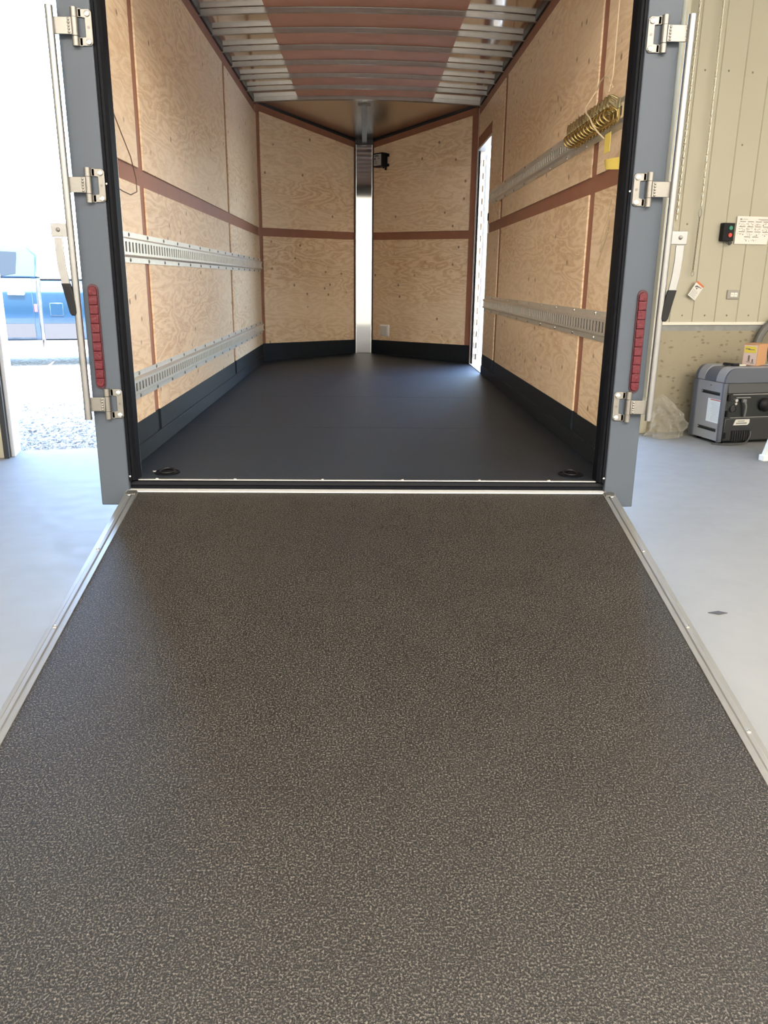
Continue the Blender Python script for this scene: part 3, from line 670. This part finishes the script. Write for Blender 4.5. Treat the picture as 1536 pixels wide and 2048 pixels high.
for (x0, x1, z0, z1) in ((0.02, 0.085, 0.104, 0.112), (0.03, 0.10, 0.098, 0.1015), (0.02, 0.04, 0.075, 0.088), (0.024, 0.036, 0.07, 0.078), (0.086, 0.1, 0.076, 0.084), (0.072, 0.09, 0.077, 0.08), (0.02, 0.045, 0.062, 0.065), (0.02, 0.07, 0.05, 0.053), (0.02, 0.065, 0.04, 0.043), (0.02, 0.06, 0.03, 0.033)):
    ink.box(x0, x1, *yo(0.0862, 0.0866), z0, z1)
obj('print', ink, INK, lb)
p, ex = vframe(ln - 0.155, 0.20)
pl_ = empty('cover_plate', p, rz)
tag(pl_, 'white square electrical cover plate low on the nose wall right of the post', 'cover plate')
obj('plate', M().box(0, 0.135, *yo(0.0005, 0.014), 0, 0.125), WHITE, pl_, bevel=0.004)
obj('flap', M().box(0.016, 0.119, *yo(0.0142, 0.022), 0.016, 0.109), flat('off_white', (0.66, 0.66, 0.63), 0.45), pl_, bevel=0.004)

# ------------------------------------------------------------------ things on the shop wall
def on_wall(name, s, z, label, cat, group=None):
    t = empty(name, shop(s, -0.006, z), ANG); return tag(t, label, cat, group)
t = on_wall('door_control', 0.583, 1.735, 'black door control station with a green and a red button', 'door control')
obj('case', M().box(0, 0.112, -0.06, 0.0, 0, 0.155), BLACK, t, bevel=0.006)
obj('button', M().cyl((0.066, -0.06, 0.112), (0.066, -0.07, 0.112), 0.018, 16), flat('green_button', (0.02, 0.22, 0.12), 0.35), t, label='green button')
obj('button', M().cyl((0.066, -0.06, 0.052), (0.066, -0.07, 0.052), 0.018, 16), flat('red_button', (0.6, 0.06, 0.03), 0.35), t, label='red button')
obj('key_lock', M().cyl((0.08, -0.03, 0.0), (0.086, -0.055, -0.02), 0.02, 14).cyl((0.086, -0.055, -0.02), (0.0866, -0.0575, -0.0218), 0.014, 14), STEEL, t)
t = on_wall('wall_notice', 0.742, 1.716, 'white printed notice sheet with rows of small drawings taped to the ribbed wall', 'notice')
obj('sheet', M().hexa([(0, -0.011, 0), (0.34, -0.013, 0.0), (0.372, -0.011, 0.238), (0.0, -0.011, 0.238)], [(0, -0.012, 0), (0.34, -0.014, 0.0), (0.372, -0.012, 0.238), (0.0, -0.012, 0.238)]), flat('notice_paper', (0.72, 0.67, 0.6), 0.7), t)
ik = M(); YI = (-0.0148, -0.0135)
for r_, z in enumerate((0.19, 0.148, 0.104, 0.06)):
    n = 4 if r_ < 3 else 2
    for c in range(n):
        x = 0.03 + 0.083*c if r_ < 3 else 0.095 + 0.083*c
        ik.box(x, x + 0.062, *YI, z, z + 0.0052)
        for i in range(7):
            a = x - 0.01 + random.random()*0.062; zz = z - 0.008 - random.random()*0.022
            if random.random() < 0.5: ik.box(a, a + 0.0035, *YI, zz - 0.008, zz)
            else: ik.box(a, a + 0.012, *YI, zz, zz + 0.0022)
ik.box(0.03, 0.05, *YI, 0.207, 0.217).box(0.06, 0.11, *YI, 0.21, 0.213).box(0.22, 0.34, *YI, 0.212, 0.2155).box(0.24, 0.34, *YI, 0.202, 0.205)
obj('print', ik, flat('notice_ink', (0.2, 0.18, 0.16), 0.8), t, smooth=False)
t = on_wall('wall_outlet', 0.74, 1.232, 'grey cover plate with a pale double outlet on the ribbed wall', 'outlet')
obj('plate', M().box(0, 0.125, -0.012, 0.0, 0, 0.08), flat('grey_plate', (0.3, 0.28, 0.24), 0.5), t, bevel=0.004)
for x in (0.033, 0.071):
    r = obj('receptacle', M().box(x, x + 0.034, -0.016, -0.012, 0.021, 0.058), flat('ivory', (0.75, 0.72, 0.62), 0.4), t, bevel=0.003)
    obj('slot', M().box(x + 0.008, x + 0.0105, -0.0165, -0.0155, 0.034, 0.047).box(x + 0.02, x + 0.0225, -0.0165, -0.0155, 0.034, 0.047), BLACK, r)
# hand chains
def chain(m, a, b_, pitch, r, wd):
    a = Vector(a); b_ = Vector(b_); n = int((b_ - a).length/pitch); d = (b_ - a)/n
    for i in range(n):
        c = a + d*(i + 0.5); ax = d.normalized()
        sx = Vector((1, 0, 0)) if i % 2 else Vector((0, 1, 0))
        m.tube([c + ax*(0.78*pitch*math.sin(q)) + sx*(wd*math.cos(q)) for q in [2*PI*j/8 for j in range(8)]], r, 5, True)
    return m
CHN = flat('chain_steel', (0.6, 0.56, 0.45), 0.35, 0.85)
t = on_wall('door_chain', 0.10, 0, 'long bright door chain hanging beside the cream door jamb', 'chain')
obj('links', chain(M(), (0, -0.05, 1.9), (0.004, -0.05, 4.2), 0.028, 0.0038, 0.0105), CHN, t)
t = on_wall('door_chain', 0.33, 0, 'thin chain hanging on the ribbed wall with a spring hook at its end', 'chain')
obj('links', chain(M(), (0.005, -0.045, 2.02), (-0.012, -0.05, 4.2), 0.03, 0.0028, 0.009), CHN, t)
obj('hook', M().tube([(0.004 + 0.013*math.cos(q), -0.045, 1.965 + 0.04*math.sin(q)) for q in [2*PI*j/14 for j in range(14)]], 0.0032, 6, True), STEEL, t)
obj('tail', chain(M(), (0.003, -0.045, 1.925), (0.0, -0.04, 1.47), 0.022, 0.0026, 0.006), flat('tarnished_chain', (0.24, 0.21, 0.15), 0.5, 0.7), t)
obj('split_ring', M().tube([(0.015*math.cos(q), -0.04, 1.45 + 0.02*math.sin(q)) for q in [2*PI*j/14 for j in range(14)]], 0.002, 6, True), STEEL, t)
t = empty('warning_tag', shop(0.385, -0.046, 1.305), ANG); t.rotation_euler = (0, math.radians(33), ANG)
tag(t, 'white warning tag with an orange header hanging crooked on the chain', 'tag')
obj('card', M().box(-0.046, 0.046, -0.002, 0.0, -0.075, 0.075), flat('tag_card', (0.62, 0.6, 0.54), 0.45), t, bevel=0.0008)
obj('header', M().box(-0.046, 0.046, -0.003, -0.0018, 0.057, 0.075), flat('orange_red', (0.55, 0.13, 0.04), 0.5), t)
ik = M()
for (x, z, a, b_) in ((-.02, .03, .018, .012), (-.03, .02, .012, .016), (0.0, .035, .014, .01), (.02, .04, .012, .008), (-.012, .012, .012, .012)): ik.box(x, x+a, -0.003, -0.0018, z, z+b_)
for i in range(6): ik.box(-0.036, 0.03 - 0.01*(i % 2), -0.003, -0.0018, -0.06 + i*0.011, -0.0585 + i*0.011)
obj('print', ik, flat('tag_ink', (0.05, 0.05, 0.05), 0.6), t)

# hose arching against the wall at the frame's edge
HOSE = flat('grey_hose', (0.12, 0.115, 0.105), 0.45)
pts = []
for i in range(26):
    q = PI*(1.02 - 0.9*i/25)
    pts.append(shop(1.42 + 0.33*math.cos(q), -0.06, 0.72 + 0.36*max(0, math.sin(q))**0.8 if q < PI else 0.7))
pts = [shop(1.05, -0.05, 0.45), shop(1.07, -0.05, 0.6)] + pts[1:]
t = obj('coiled_hose', M().tube(pts, 0.035, 10), HOSE); tag(t, 'thick dark grey hose arching against the concrete wall behind the cardboard box', 'hose')
t = obj('hose_loop', M().tube([shop(1.42 + 0.23*math.cos(q), -0.13, 0.78 + 0.26*math.sin(q)) for q in [2*PI*i/28 for i in range(28)]], 0.022, 10, True), flat('slate_hose', (0.17, 0.165, 0.155), 0.4)); tag(t, 'inner loop of grey hose in front of the larger hose arch', 'hose')

# ------------------------------------------------------------------ generator
g = empty('generator', (3.1037, 3.6213, 0), ANG)
tag(g, 'grey and black portable generator standing on the concrete floor by the wall', 'generator')
GL = flat('generator_grey', (0.25, 0.25, 0.26), 0.42, bump=0.05, bscale=400); GD = flat('generator_slate', (0.075, 0.085, 0.105), 0.4); GB = flat('generator_black', (0.018, 0.019, 0.02), 0.42)
W_, D_, HZ = 0.78, 0.44, 0.54
obj('body', M().box(0.012, W_-0.012, 0.02, D_-0.012, 0.03, HZ), GB, g, bevel=0.012)
# top cover: rounded shoulders at both ends
def shoulder(y0, y1, mat, nm, up=0.0):
    pts = [(0.0, HZ)]
    for i in range(7): q = PI - (PI/2)*i/6; pts.append((0.095 + 0.095*math.cos(q), HZ + 0.012 + (0.115+up)*math.sin(q)))
    for i in range(7): q = PI/2 - (PI/2)*i/6; pts.append((W_ - 0.095 + 0.095*math.cos(q), HZ + 0.012 + (0.115+up)*math.sin(q)))
    pts.append((W_, HZ))
    return obj(nm, M().prism(pts, 'y', y0, y1), mat, g, bevel=0.004)
shoulder(0.0, 0.03, GD, 'cover_rim'); shoulder(0.031, 0.14, GL, 'top_cover', 0.004); shoulder(0.141, 0.30, GD, 'handle_band', -0.008); shoulder(0.301, 0.40, GL, 'top_cover', 0.004); shoulder(0.401, D_, GD, 'cover_rim')
obj('cover_badge', M().box(0.02, 0.032, 0.185, 0.235, HZ+0.045, HZ+0.055), STEEL, g, bevel=0.002)
# left end: rails and panel with two grips
obj('corner_rail', M().box(-0.012, 0.03, 0.0, 0.028, 0.02, HZ), GD, g, bevel=0.008)
obj('corner_rail', M().box(-0.012, 0.03, 0.37, D_, 0.02, HZ), GD, g, bevel=0.008)
pn = M()
def frame_yz(m, x0, x1, y0, y1, z0, z1, holes):
    zs = sorted({z0, z1} | {h[2] for h in holes} | {h[3] for h in holes})
    for a, b_ in zip(zs, zs[1:]):
        h = [q for q in holes if q[2] <= a and q[3] >= b_]
        if h: m.box(x0, x1, y0, h[0][0], a, b_).box(x0, x1, h[0][1], y1, a, b_)
        else: m.box(x0, x1, y0, y1, a, b_)
    return m
pe = obj('end_panel', frame_yz(M(), -0.006, 0.02, 0.029, 0.369, 0.03, HZ-0.002, [(0.05, 0.315, 0.105, 0.135), (0.05, 0.315, 0.425, 0.455)]), GL, g)
for z in (0.105, 0.425): obj('grip_recess', M().box(0.0135, 0.02, 0.05, 0.315, z, z + 0.03).hexa([(-0.004, 0.05, z), (-0.004, 0.315, z), (0.0135, 0.315, z), (0.0135, 0.05, z)], [(-0.004, 0.05, z+0.001), (-0.004, 0.315, z+0.001), (0.0135, 0.315, z+0.014), (0.0135, 0.05, z+0.014)]), GB, pe)
lb = obj('label', M().box(-0.0075, -0.006, 0.033, 0.205, 0.185, 0.39), flat('label_white', (0.66, 0.7, 0.72), 0.4), pe)
ik = M()
for i in range(15): ik.box(-0.008, -0.0075, 0.045, 0.045 + random.uniform(0.08, 0.12), 0.20 + i*0.0115, 0.2025 + i*0.0115)
obj('print', ik, flat('label_grey', (0.35, 0.4, 0.42), 0.6), pe)
obj('label_stripe', M().box(-0.008, -0.0072, 0.034, 0.17, 0.378, 0.386), flat('label_red', (0.55, 0.1, 0.06), 0.5), pe)
obj('screw', M().dome((-0.006, 0.19, 0.505), (-1, 0, 0), 0.008, 0.004, 8), BOLT, pe)
# front: upper skirt, control recess, lower skirt
obj('front_skirt', M().hexa([(0.04, 0.004, 0.45), (W_, 0.004, 0.45), (W_, 0.03, HZ+0.09), (0.11, 0.03, HZ+0.09), (0.04, 0.02, HZ)], [(0.04, 0.05, 0.45), (W_, 0.05, 0.45), (W_, 0.06, HZ+0.09), (0.11, 0.06, HZ+0.09), (0.04, 0.05, HZ)]), flat('skirt_black', (0.04, 0.042, 0.043), 0.4), g, bevel=0.006)
for x in (0.16, 0.34, 0.52): obj('vent_slot', M().box(x, x + 0.075, 0.018, 0.05, HZ+0.066, HZ+0.082), BLACK, g)
obj('lower_skirt', M().box(0.04, W_, 0.004, 0.05, 0.03, 0.235), GB, g, bevel=0.01)
obj('trim_line', M().box(0.09, W_, 0.0, 0.01, 0.438, 0.446).box(0.09, W_, 0.0, 0.01, 0.236, 0.242).box(0.13, 0.27, 0.0, 0.02, 0.41, 0.417), flat('trim_grey', (0.22, 0.22, 0.21), 0.4), g)
obj('control_panel', M().box(0.06, W_, 0.018, 0.03, 0.245, 0.436), flat('panel_black', (0.01, 0.013, 0.013), 0.3), g)
for z in (0.385, 0.245, 0.055): obj('latch', M().box(0.045, 0.066, -0.002, 0.02, z, z + 0.055), BLACK, g, bevel=0.003)
obj('dial', M().lathe((0.115, 0.018, 0.315), (0, -1, 0), [(0.032, 0), (0.032, 0.012), (0.026, 0.014), (0.024, 0.006)], 24), GB, g, label='round black choke dial')
obj('pull_knob', M().lathe((0.43, 0.018, 0.345), (0, -1, 0), [(0.055, 0), (0.06, 0.02), (0.05, 0.035), (0.02, 0.05), (0.012, 0.05)], 24), BLACK, g)
obj('socket', M().cyl((0.135, 0.018, 0.39), (0.135, 0.002, 0.39), 0.014, 14).cyl((0.135, 0.018, 0.36), (0.135, 0.006, 0.36), 0.011, 12), BOLTB, g)
obj('plug', M().tube([(0.205, 0.01, 0.395), (0.207, -0.012, 0.38), (0.222, -0.014, 0.34), (0.226, -0.008, 0.29), (0.225, -0.004, 0.25)], 0.009, 8).box(0.185, 0.22, -0.016, 0.01, 0.375, 0.402), flat('grey_lead', (0.14, 0.145, 0.14), 0.5), g)
lb = obj('label', M().prism([(0.13, 0.172), (0.275, 0.172), (0.29, 0.19), (0.29, 0.222), (0.155, 0.222), (0.145, 0.214)], 'y', 0.001, 0.0045), flat('badge_cream', (0.62, 0.6, 0.54), 0.5), g, label='cream sticker below the controls')
obj('print', M().box(0.17, 0.24, 0.0, 0.001, 0.204, 0.211).box(0.155, 0.265, 0.0, 0.001, 0.183, 0.194), flat('badge_ink', (0.2, 0.2, 0.18), 0.6), lb)
gm = obj('grille', M().box(0.12, 0.31, -0.001, 0.004, 0.035, 0.125), BLACK, g)
for i in range(8): obj('grille_bar', M().box(0.128 + i*0.0235, 0.137 + i*0.0235, -0.008, 0.0, 0.03, 0.12), GB, gm, bevel=0.002)
obj('pull_cable', M().tube([(0.31, -0.006, 0.115), (0.30, -0.02, 0.075), (0.26, -0.04, 0.03), (0.19, -0.05, 0.012), (0.1, -0.045, 0.012), (0.02, -0.03, 0.014), (-0.05, 0.03, 0.012)], 0.0055, 8), flat('cable_grey', (0.07, 0.07, 0.068), 0.4), g)
for x in (0.07, W_ - 0.07):
    for y in (0.07, D_ - 0.07): obj('foot', M().cyl((x, y, 0.0), (x, y, 0.03), 0.025, 12), SEAL, g)
# on top of it
TOPZ = HZ + 0.012 + 0.119
Q = lambda x, y, z: Vector((3.1037, 3.6213, 0)) + U*x + NN*y + Vector((0, 0, z))
c = empty('cardboard_box', Q(0.30, 0.22, TOPZ + 0.001), ANG + math.radians(-60))
tag(c, 'small cardboard carton with a yellow label on top of the generator', 'box')
CB = flat('cardboard', (0.5, 0.27, 0.13), 0.75, var=0.06, vscale=10)
obj('carton', M().box(0, 0.13, -0.0, 0.2, 0, 0.185), CB, c, bevel=0.002)
obj('flap', M().box(-0.001, 0.065, 0.0, 0.2, 0.186, 0.189).box(0.067, 0.131, 0.0, 0.2, 0.186, 0.189), CB, c)
pl2 = obj('print_panel', M().box(0.006, 0.122, -0.0012, 0.0, 0.006, 0.178), flat('pale_print', (0.55, 0.43, 0.38), 0.7), c)
obj('label', M().box(0.012, 0.112, -0.0024, -0.0012, 0.112, 0.168), flat('label_yellow', (0.62, 0.5, 0.06), 0.5), c, label='yellow label')
ik = M().box(0.02, 0.06, -0.0032, -0.0022, 0.142, 0.149).box(0.045, 0.1, -0.0032, -0.0022, 0.137, 0.142).box(0.05, 0.065, -0.0032, -0.0012, 0.04, 0.09).box(0.085, 0.095, -0.0032, -0.0012, 0.03, 0.06).box(0.075, 0.105, -0.0032, -0.0012, 0.022, 0.027).box(0.04, 0.07, -0.0032, -0.0012, 0.03, 0.035)
obj('print', ik, flat('carton_ink', (0.14, 0.11, 0.09), 0.7), c)
t = empty('tagged_handle', Q(0.2, 0.16, TOPZ + 0.001), ANG + 0.1)
tag(t, 'black handle with a cream tag lying on the generator in front of the carton', 'tool')
obj('grip', M().box(-0.05, 0.022, -0.018, 0.016, 0.0, 0.022), BLACK, t, bevel=0.006)
obj('tag', M().box(0.02, 0.092, -0.022, 0.018, 0.0, 0.012), flat('cream_tag', (0.66, 0.6, 0.5), 0.5), t, bevel=0.002)
t = obj('black_strap', M().hexa([Q(0.16, 0.29, TOPZ+0.001), Q(0.26, 0.20, TOPZ+0.001), Q(0.285, 0.225, TOPZ+0.001), Q(0.19, 0.31, TOPZ+0.001)], [Q(0.16, 0.29, TOPZ+0.014), Q(0.26, 0.20, TOPZ+0.012), Q(0.285, 0.225, TOPZ+0.012), Q(0.19, 0.31, TOPZ+0.020)]), BLACK, bevel=0.003)
tag(t, 'black strap lying on the generator against the foot of the carton', 'strap')

# clear plastic bag by the wall
m, tt, b = nodes('clear_film'); FILM = m
L_ = tt.links.new; tr = N(tt, 'ShaderNodeBsdfTransparent'); tr.inputs[0].default_value = (0.93, 0.92, 0.88, 1)
b.inputs['Base Color'].default_value = (0.75, 0.72, 0.64, 1); b.inputs['Roughness'].default_value = 0.12; b.inputs['Coat Weight'].default_value = 1.0
ly = N(tt, 'ShaderNodeLayerWeight'); ly.inputs[0].default_value = 0.35
mr = N(tt, 'ShaderNodeMapRange'); mr.inputs[3].default_value = 0.07; mr.inputs[4].default_value = 0.55; L_(ly.outputs['Facing'], mr.inputs[0])
ms = N(tt, 'ShaderNodeMixShader'); L_(mr.outputs[0], ms.inputs[0]); L_(tr.outputs[0], ms.inputs[1]); L_(b.outputs[0], ms.inputs[2]); L_(ms.outputs[0], tt.nodes['Material Output'].inputs[0])
bag = M(); rs = random.Random(4); NA, NR = 34, 20
ph = [rs.uniform(0, 6.28) for _ in range(8)]
v = []; f = []
for i in range(NR):
    u = i/(NR-1); zz = 0.37*u**0.9
    rad = 0.185*max(0.0, math.cos(PI/2*u**1.5))**0.8 + 0.01
    for j in range(NA):
        a = 2*PI*j/NA
        k = 1 + 0.16*math.sin(3*a + ph[0] + 5*u) + 0.12*math.sin(5*a + ph[1] - 9*u) + 0.09*math.sin(9*a + ph[2] + 14*u) + rs.uniform(-.09, .09)
        v.append((rad*k*math.cos(a)*0.8 + 0.03*math.sin(4*u), rad*k*math.sin(a)*0.6 + 0.05*u, max(0.002, zz + 0.012*math.sin(4*a + ph[3] + 3*u)*min(1, 4*u))))
for i in range(NR-1):
    for j in range(NA): f.append((i*NA+j, i*NA+(j+1) % NA, (i+1)*NA+(j+1) % NA, (i+1)*NA+j))
f += [tuple(range(NA))[::-1], tuple((NR-1)*NA+j for j in range(NA))]
bag.add(v, f)
t = obj('plastic_bag', bag, FILM, loc=shop(0.115, -0.2, 0.0), rot=(0, 0, ANG), smooth=False)
tag(t, 'crumpled clear plastic bag slumped against the concrete wall left of the generator', 'bag')

# white folding stand, mostly outside the frame
t = empty('step_stand', (3.257, 2.62, 0), math.radians(10)); tag(t, 'pale plastic folding stand at the frame edge in front of the generator', 'stand')
PLW = flat('pale_plastic', (0.66, 0.69, 0.66), 0.4)
obj('side_panel', M().hexa([(0, 0, 0.045), (0.30, 0, 0.045), (0.26, 0.02, 0.62), (0.13, 0.02, 0.62)], [(0, 0.04, 0.045), (0.30, 0.04, 0.045), (0.26, 0.05, 0.62), (0.13, 0.05, 0.62)]), PLW, t, bevel=0.006)
obj('side_panel', M().hexa([(0, 0.4, 0.045), (0.30, 0.4, 0.045), (0.26, 0.36, 0.62), (0.13, 0.36, 0.62)], [(0, 0.36, 0.045), (0.30, 0.36, 0.045), (0.26, 0.33, 0.62), (0.13, 0.33, 0.62)]), PLW, t, bevel=0.006)
obj('tread', M().box(0.11, 0.28, 0.0, 0.4, 0.60, 0.635), PLW, t, bevel=0.008)
for y in (-0.012, 0.348): obj('foot', M().box(-0.012, 0.1, y, y + 0.064, 0.0, 0.05), WHITE, t, bevel=0.006)

# small dark marks on the slab
t = obj('floor_scrap', M().add([(0, 0, 0.0), (0.05, 0.012, 0.002), (0.085, -0.004, 0.001), (0.04, -0.02, 0.0015), (0, 0, 0.003), (0.05, 0.012, 0.005), (0.085, -0.004, 0.003), (0.04, -0.02, 0.0045)], [(0, 1, 2, 3), (4, 5, 6, 7), (0, 1, 5, 4), (1, 2, 6, 5), (2, 3, 7, 6), (3, 0, 4, 7)]), flat('dark_scrap', (0.05, 0.05, 0.06), 0.6), loc=(1.47, -0.05, 0.0))
tag(t, 'small dark scrap on the slab beside the right edge of the ramp', 'scrap')

# ------------------------------------------------------------------ pickup truck outside
a = math.atan(0.27)
K = empty('pickup_truck', (-5.1406, 9.7906, -0.035), a)
tag(K, 'blue crew cab pickup truck parked on gravel outside the open shop door', 'truck')
BLUE = flat('blue_metallic', (0.006, 0.036, 0.078), 0.3, 0.5, coat=1.0)
GREYP = flat('dust_reflection_grey', (0.045, 0.046, 0.05), 0.6)  # dust and reflected gravel painted together as one grey
m, tt, b = nodes('truck_glass'); GLS = m
b.inputs['Base Color'].default_value = (0.012, 0.017, 0.02, 1); b.inputs['Roughness'].default_value = 0.06; b.inputs['Specular IOR Level'].default_value = 0.2
SIDE = [(0.10, 0.36), (0.04, 0.5), (0.01, 0.70), (0.0, 0.85), (0.0, 1.12), (0.02, 1.2), (0.07, 1.27), (0.11, 1.37)]
def side_shell(x0, x1, prof, wid=1.98, top=None):
    near = [(y, z) for y, z in prof]; far = [(wid - y, z) for y, z in prof][::-1]
    return M().prism(near + far, 'x', x0, x1)
obj('cab_body', side_shell(-2.0, -0.005, SIDE), BLUE, K, bevel=0.01)
hood = side_shell(-3.75, -2.005, SIDE[:6] + [(0.07, 1.24), (0.2, 1.27)])
obj('hood', hood, BLUE, K, bevel=0.03)
bd = obj('bed', side_shell(0.04, 1.98, SIDE[:7] + [(0.09, 1.345), (0.16, 1.345)]), BLUE, K, bevel=0.012)
obj('bed_rail', M().box(0.05, 1.97, 0.08, 0.2, 1.345, 1.365).box(0.05, 1.97, 1.78, 1.9, 1.345, 1.365), BLACK, bd, bevel=0.005)
roof = [(-1.95, 1.37), (-1.2, 1.84), (-0.9, 1.87), (-0.12, 1.84), (0.02, 1.72), (0.0, 1.37)]
cb = M().hexa([(x, 0.11 if z < 1.5 else 0.24, z) for x, z in roof], [(x, 1.87 if z < 1.5 else 1.74, z) for x, z in roof])
ct = obj('cab_roof', cb, BLUE, K, bevel=0.03)
def glass(q, nm='window'):
    def yy(z): return 0.11 + 0.13*(min(z, 1.84) - 1.37)/0.47
    obj(nm, M().hexa([(x, yy(z) - 0.004, z) for x, z in q], [(x, yy(z) + 0.01, z) for x, z in q]), GLS, ct)
glass([(-0.86, 1.39), (-0.56, 1.385), (-0.30, 1.44), (-0.27, 1.76), (-0.84, 1.78)]); glass([(-1.72, 1.40), (-0.92, 1.39), (-0.90, 1.78), (-1.2, 1.77)])
obj('windshield', M().hexa([(-1.97, 0.2, 1.39), (-1.97, 1.78, 1.39), (-1.24, 1.72, 1.83), (-1.24, 0.26, 1.83)], [(-1.985, 0.2, 1.40), (-1.985, 1.78, 1.40), (-1.255, 1.72, 1.84), (-1.255, 0.26, 1.84)]), GLS, ct)
for (x0, x1, q) in ((-0.93, -0.075, 'rear'), (-1.9, -0.945, 'front')):
    pr = [(y - 0.012, z) for y, z in SIDE[1:]]
    d_ = obj('door', M().prism(pr + [(y + 0.012, z) for y, z in pr[::-1]], 'x', x0, x1), BLUE, K, bevel=0.008)
    hx = x1 - 0.19 - 0.16
    obj('door_handle', M().box(hx, hx + 0.25, -0.055, -0.012, 1.115, 1.165), flat('chrome_handle', (0.8, 0.8, 0.8), 0.1, 1.0), d_, bevel=0.014)
    obj('grey_band', M().prism([(0.028, 0.47), (-0.012, 0.68), (0.02, 0.68), (0.06, 0.47)], 'x', x0 + 0.01, x1 - 0.01), GREYP, d_)
obj('grey_band', M().prism([(0.03, 0.44), (-0.006, 0.68), (0.03, 0.68), (0.07, 0.44)], 'x', 0.05, 0.62), GREYP, bd)
fd = obj('fuel_door', M().box(0.16, 0.36, -0.012, 0.01, 0.80, 1.0), BLUE, bd, bevel=0.012)
obj('marker_light', M().box(-0.066, -0.02, -0.006, 0.02, 0.86, 0.98), flat('amber_red', (0.5, 0.06, 0.1), 0.3), K, bevel=0.004)
obj('rocker', M().box(-1.95, 0.0, 0.03, 0.3, 0.30, 0.42).box(0.05, 0.7, 0.03, 0.3, 0.33, 0.42), flat('rocker_grey', (0.13, 0.115, 0.095), 0.5), K, bevel=0.01)
obj('step_board', M().tube([(-1.95, -0.06, 0.27), (-1.9, -0.09, 0.26), (-0.25, -0.09, 0.26), (0.05, -0.08, 0.275), (0.12, -0.02, 0.31)], 0.035, 8), flat('step_grey', (0.6, 0.58, 0.54), 0.35, 0.6), K)
for x in (-2.75, 1.18):
    for y in (0.02, 1.68):
        wh = obj('wheel', M().lathe((x, y, 0.40), (0, 1, 0), [(0.24, 0), (0.36, 0.0), (0.40, 0.04), (0.40, 0.24), (0.36, 0.28), (0.24, 0.28)], 28), SEAL, K)
        obj('rim', M().lathe((x, y + 0.02, 0.40), (0, 1, 0), [(0.24, 0), (0.18, 0.03), (0.05, 0.02), (0.05, 0.2), (0.24, 0.24)], 20), ALU, wh)
rk = obj('cab_rack', M().tube([(0.09, 0.3, 1.37), (0.08, 0.32, 1.80), (0.08, 1.66, 1.80), (0.09, 1.68, 1.37)], 0.022, 8), WHITE, K)
for i, (xa, xb) in enumerate(((0.13, 0.07), (0.24, 0.17), (0.36, 0.26))):
    obj('rack_post', M().box(-0.032, 0.032, -0.012, 0.012, 0, 0.46 - 0.03*i), WHITE, rk, loc=(xa, 0.16 + 0.02*i, 1.37), rot=(0, math.atan2(xb - xa, 0.46), 0))
obj('rack_rod', M().cyl((0.06, 0.15, 1.52), (0.42, 0.2, 1.52), 0.008, 6).cyl((0.06, 0.15, 1.66), (0.36, 0.2, 1.66), 0.008, 6).cyl((0.05, 0.15, 1.79), (0.28, 0.2, 1.78), 0.01, 6), WHITE, rk)
obj('rack_screen', M().box(0.2, 0.23, 0.3, 1.66, 1.40, 1.76), flat('rack_grey', (0.2, 0.21, 0.24), 0.5), rk)
obj('tailgate', M().box(1.985, 2.03, 0.12, 1.86, 0.75, 1.34), BLUE, K, bevel=0.01)
obj('bumper', M().box(2.0, 2.14, 0.08, 1.9, 0.45, 0.68).box(-3.95, -3.74, 0.08, 1.9, 0.4, 0.72), ALU, K, bevel=0.03)
obj('grille', M().box(-3.79, -3.74, 0.35, 1.63, 0.76, 1.16), BLACK, K, bevel=0.01)
for y in (0.07, 1.72): obj('headlamp', M().box(-3.78, -3.7, y, y + 0.24, 0.92, 1.14), WHITE, K, bevel=0.02)
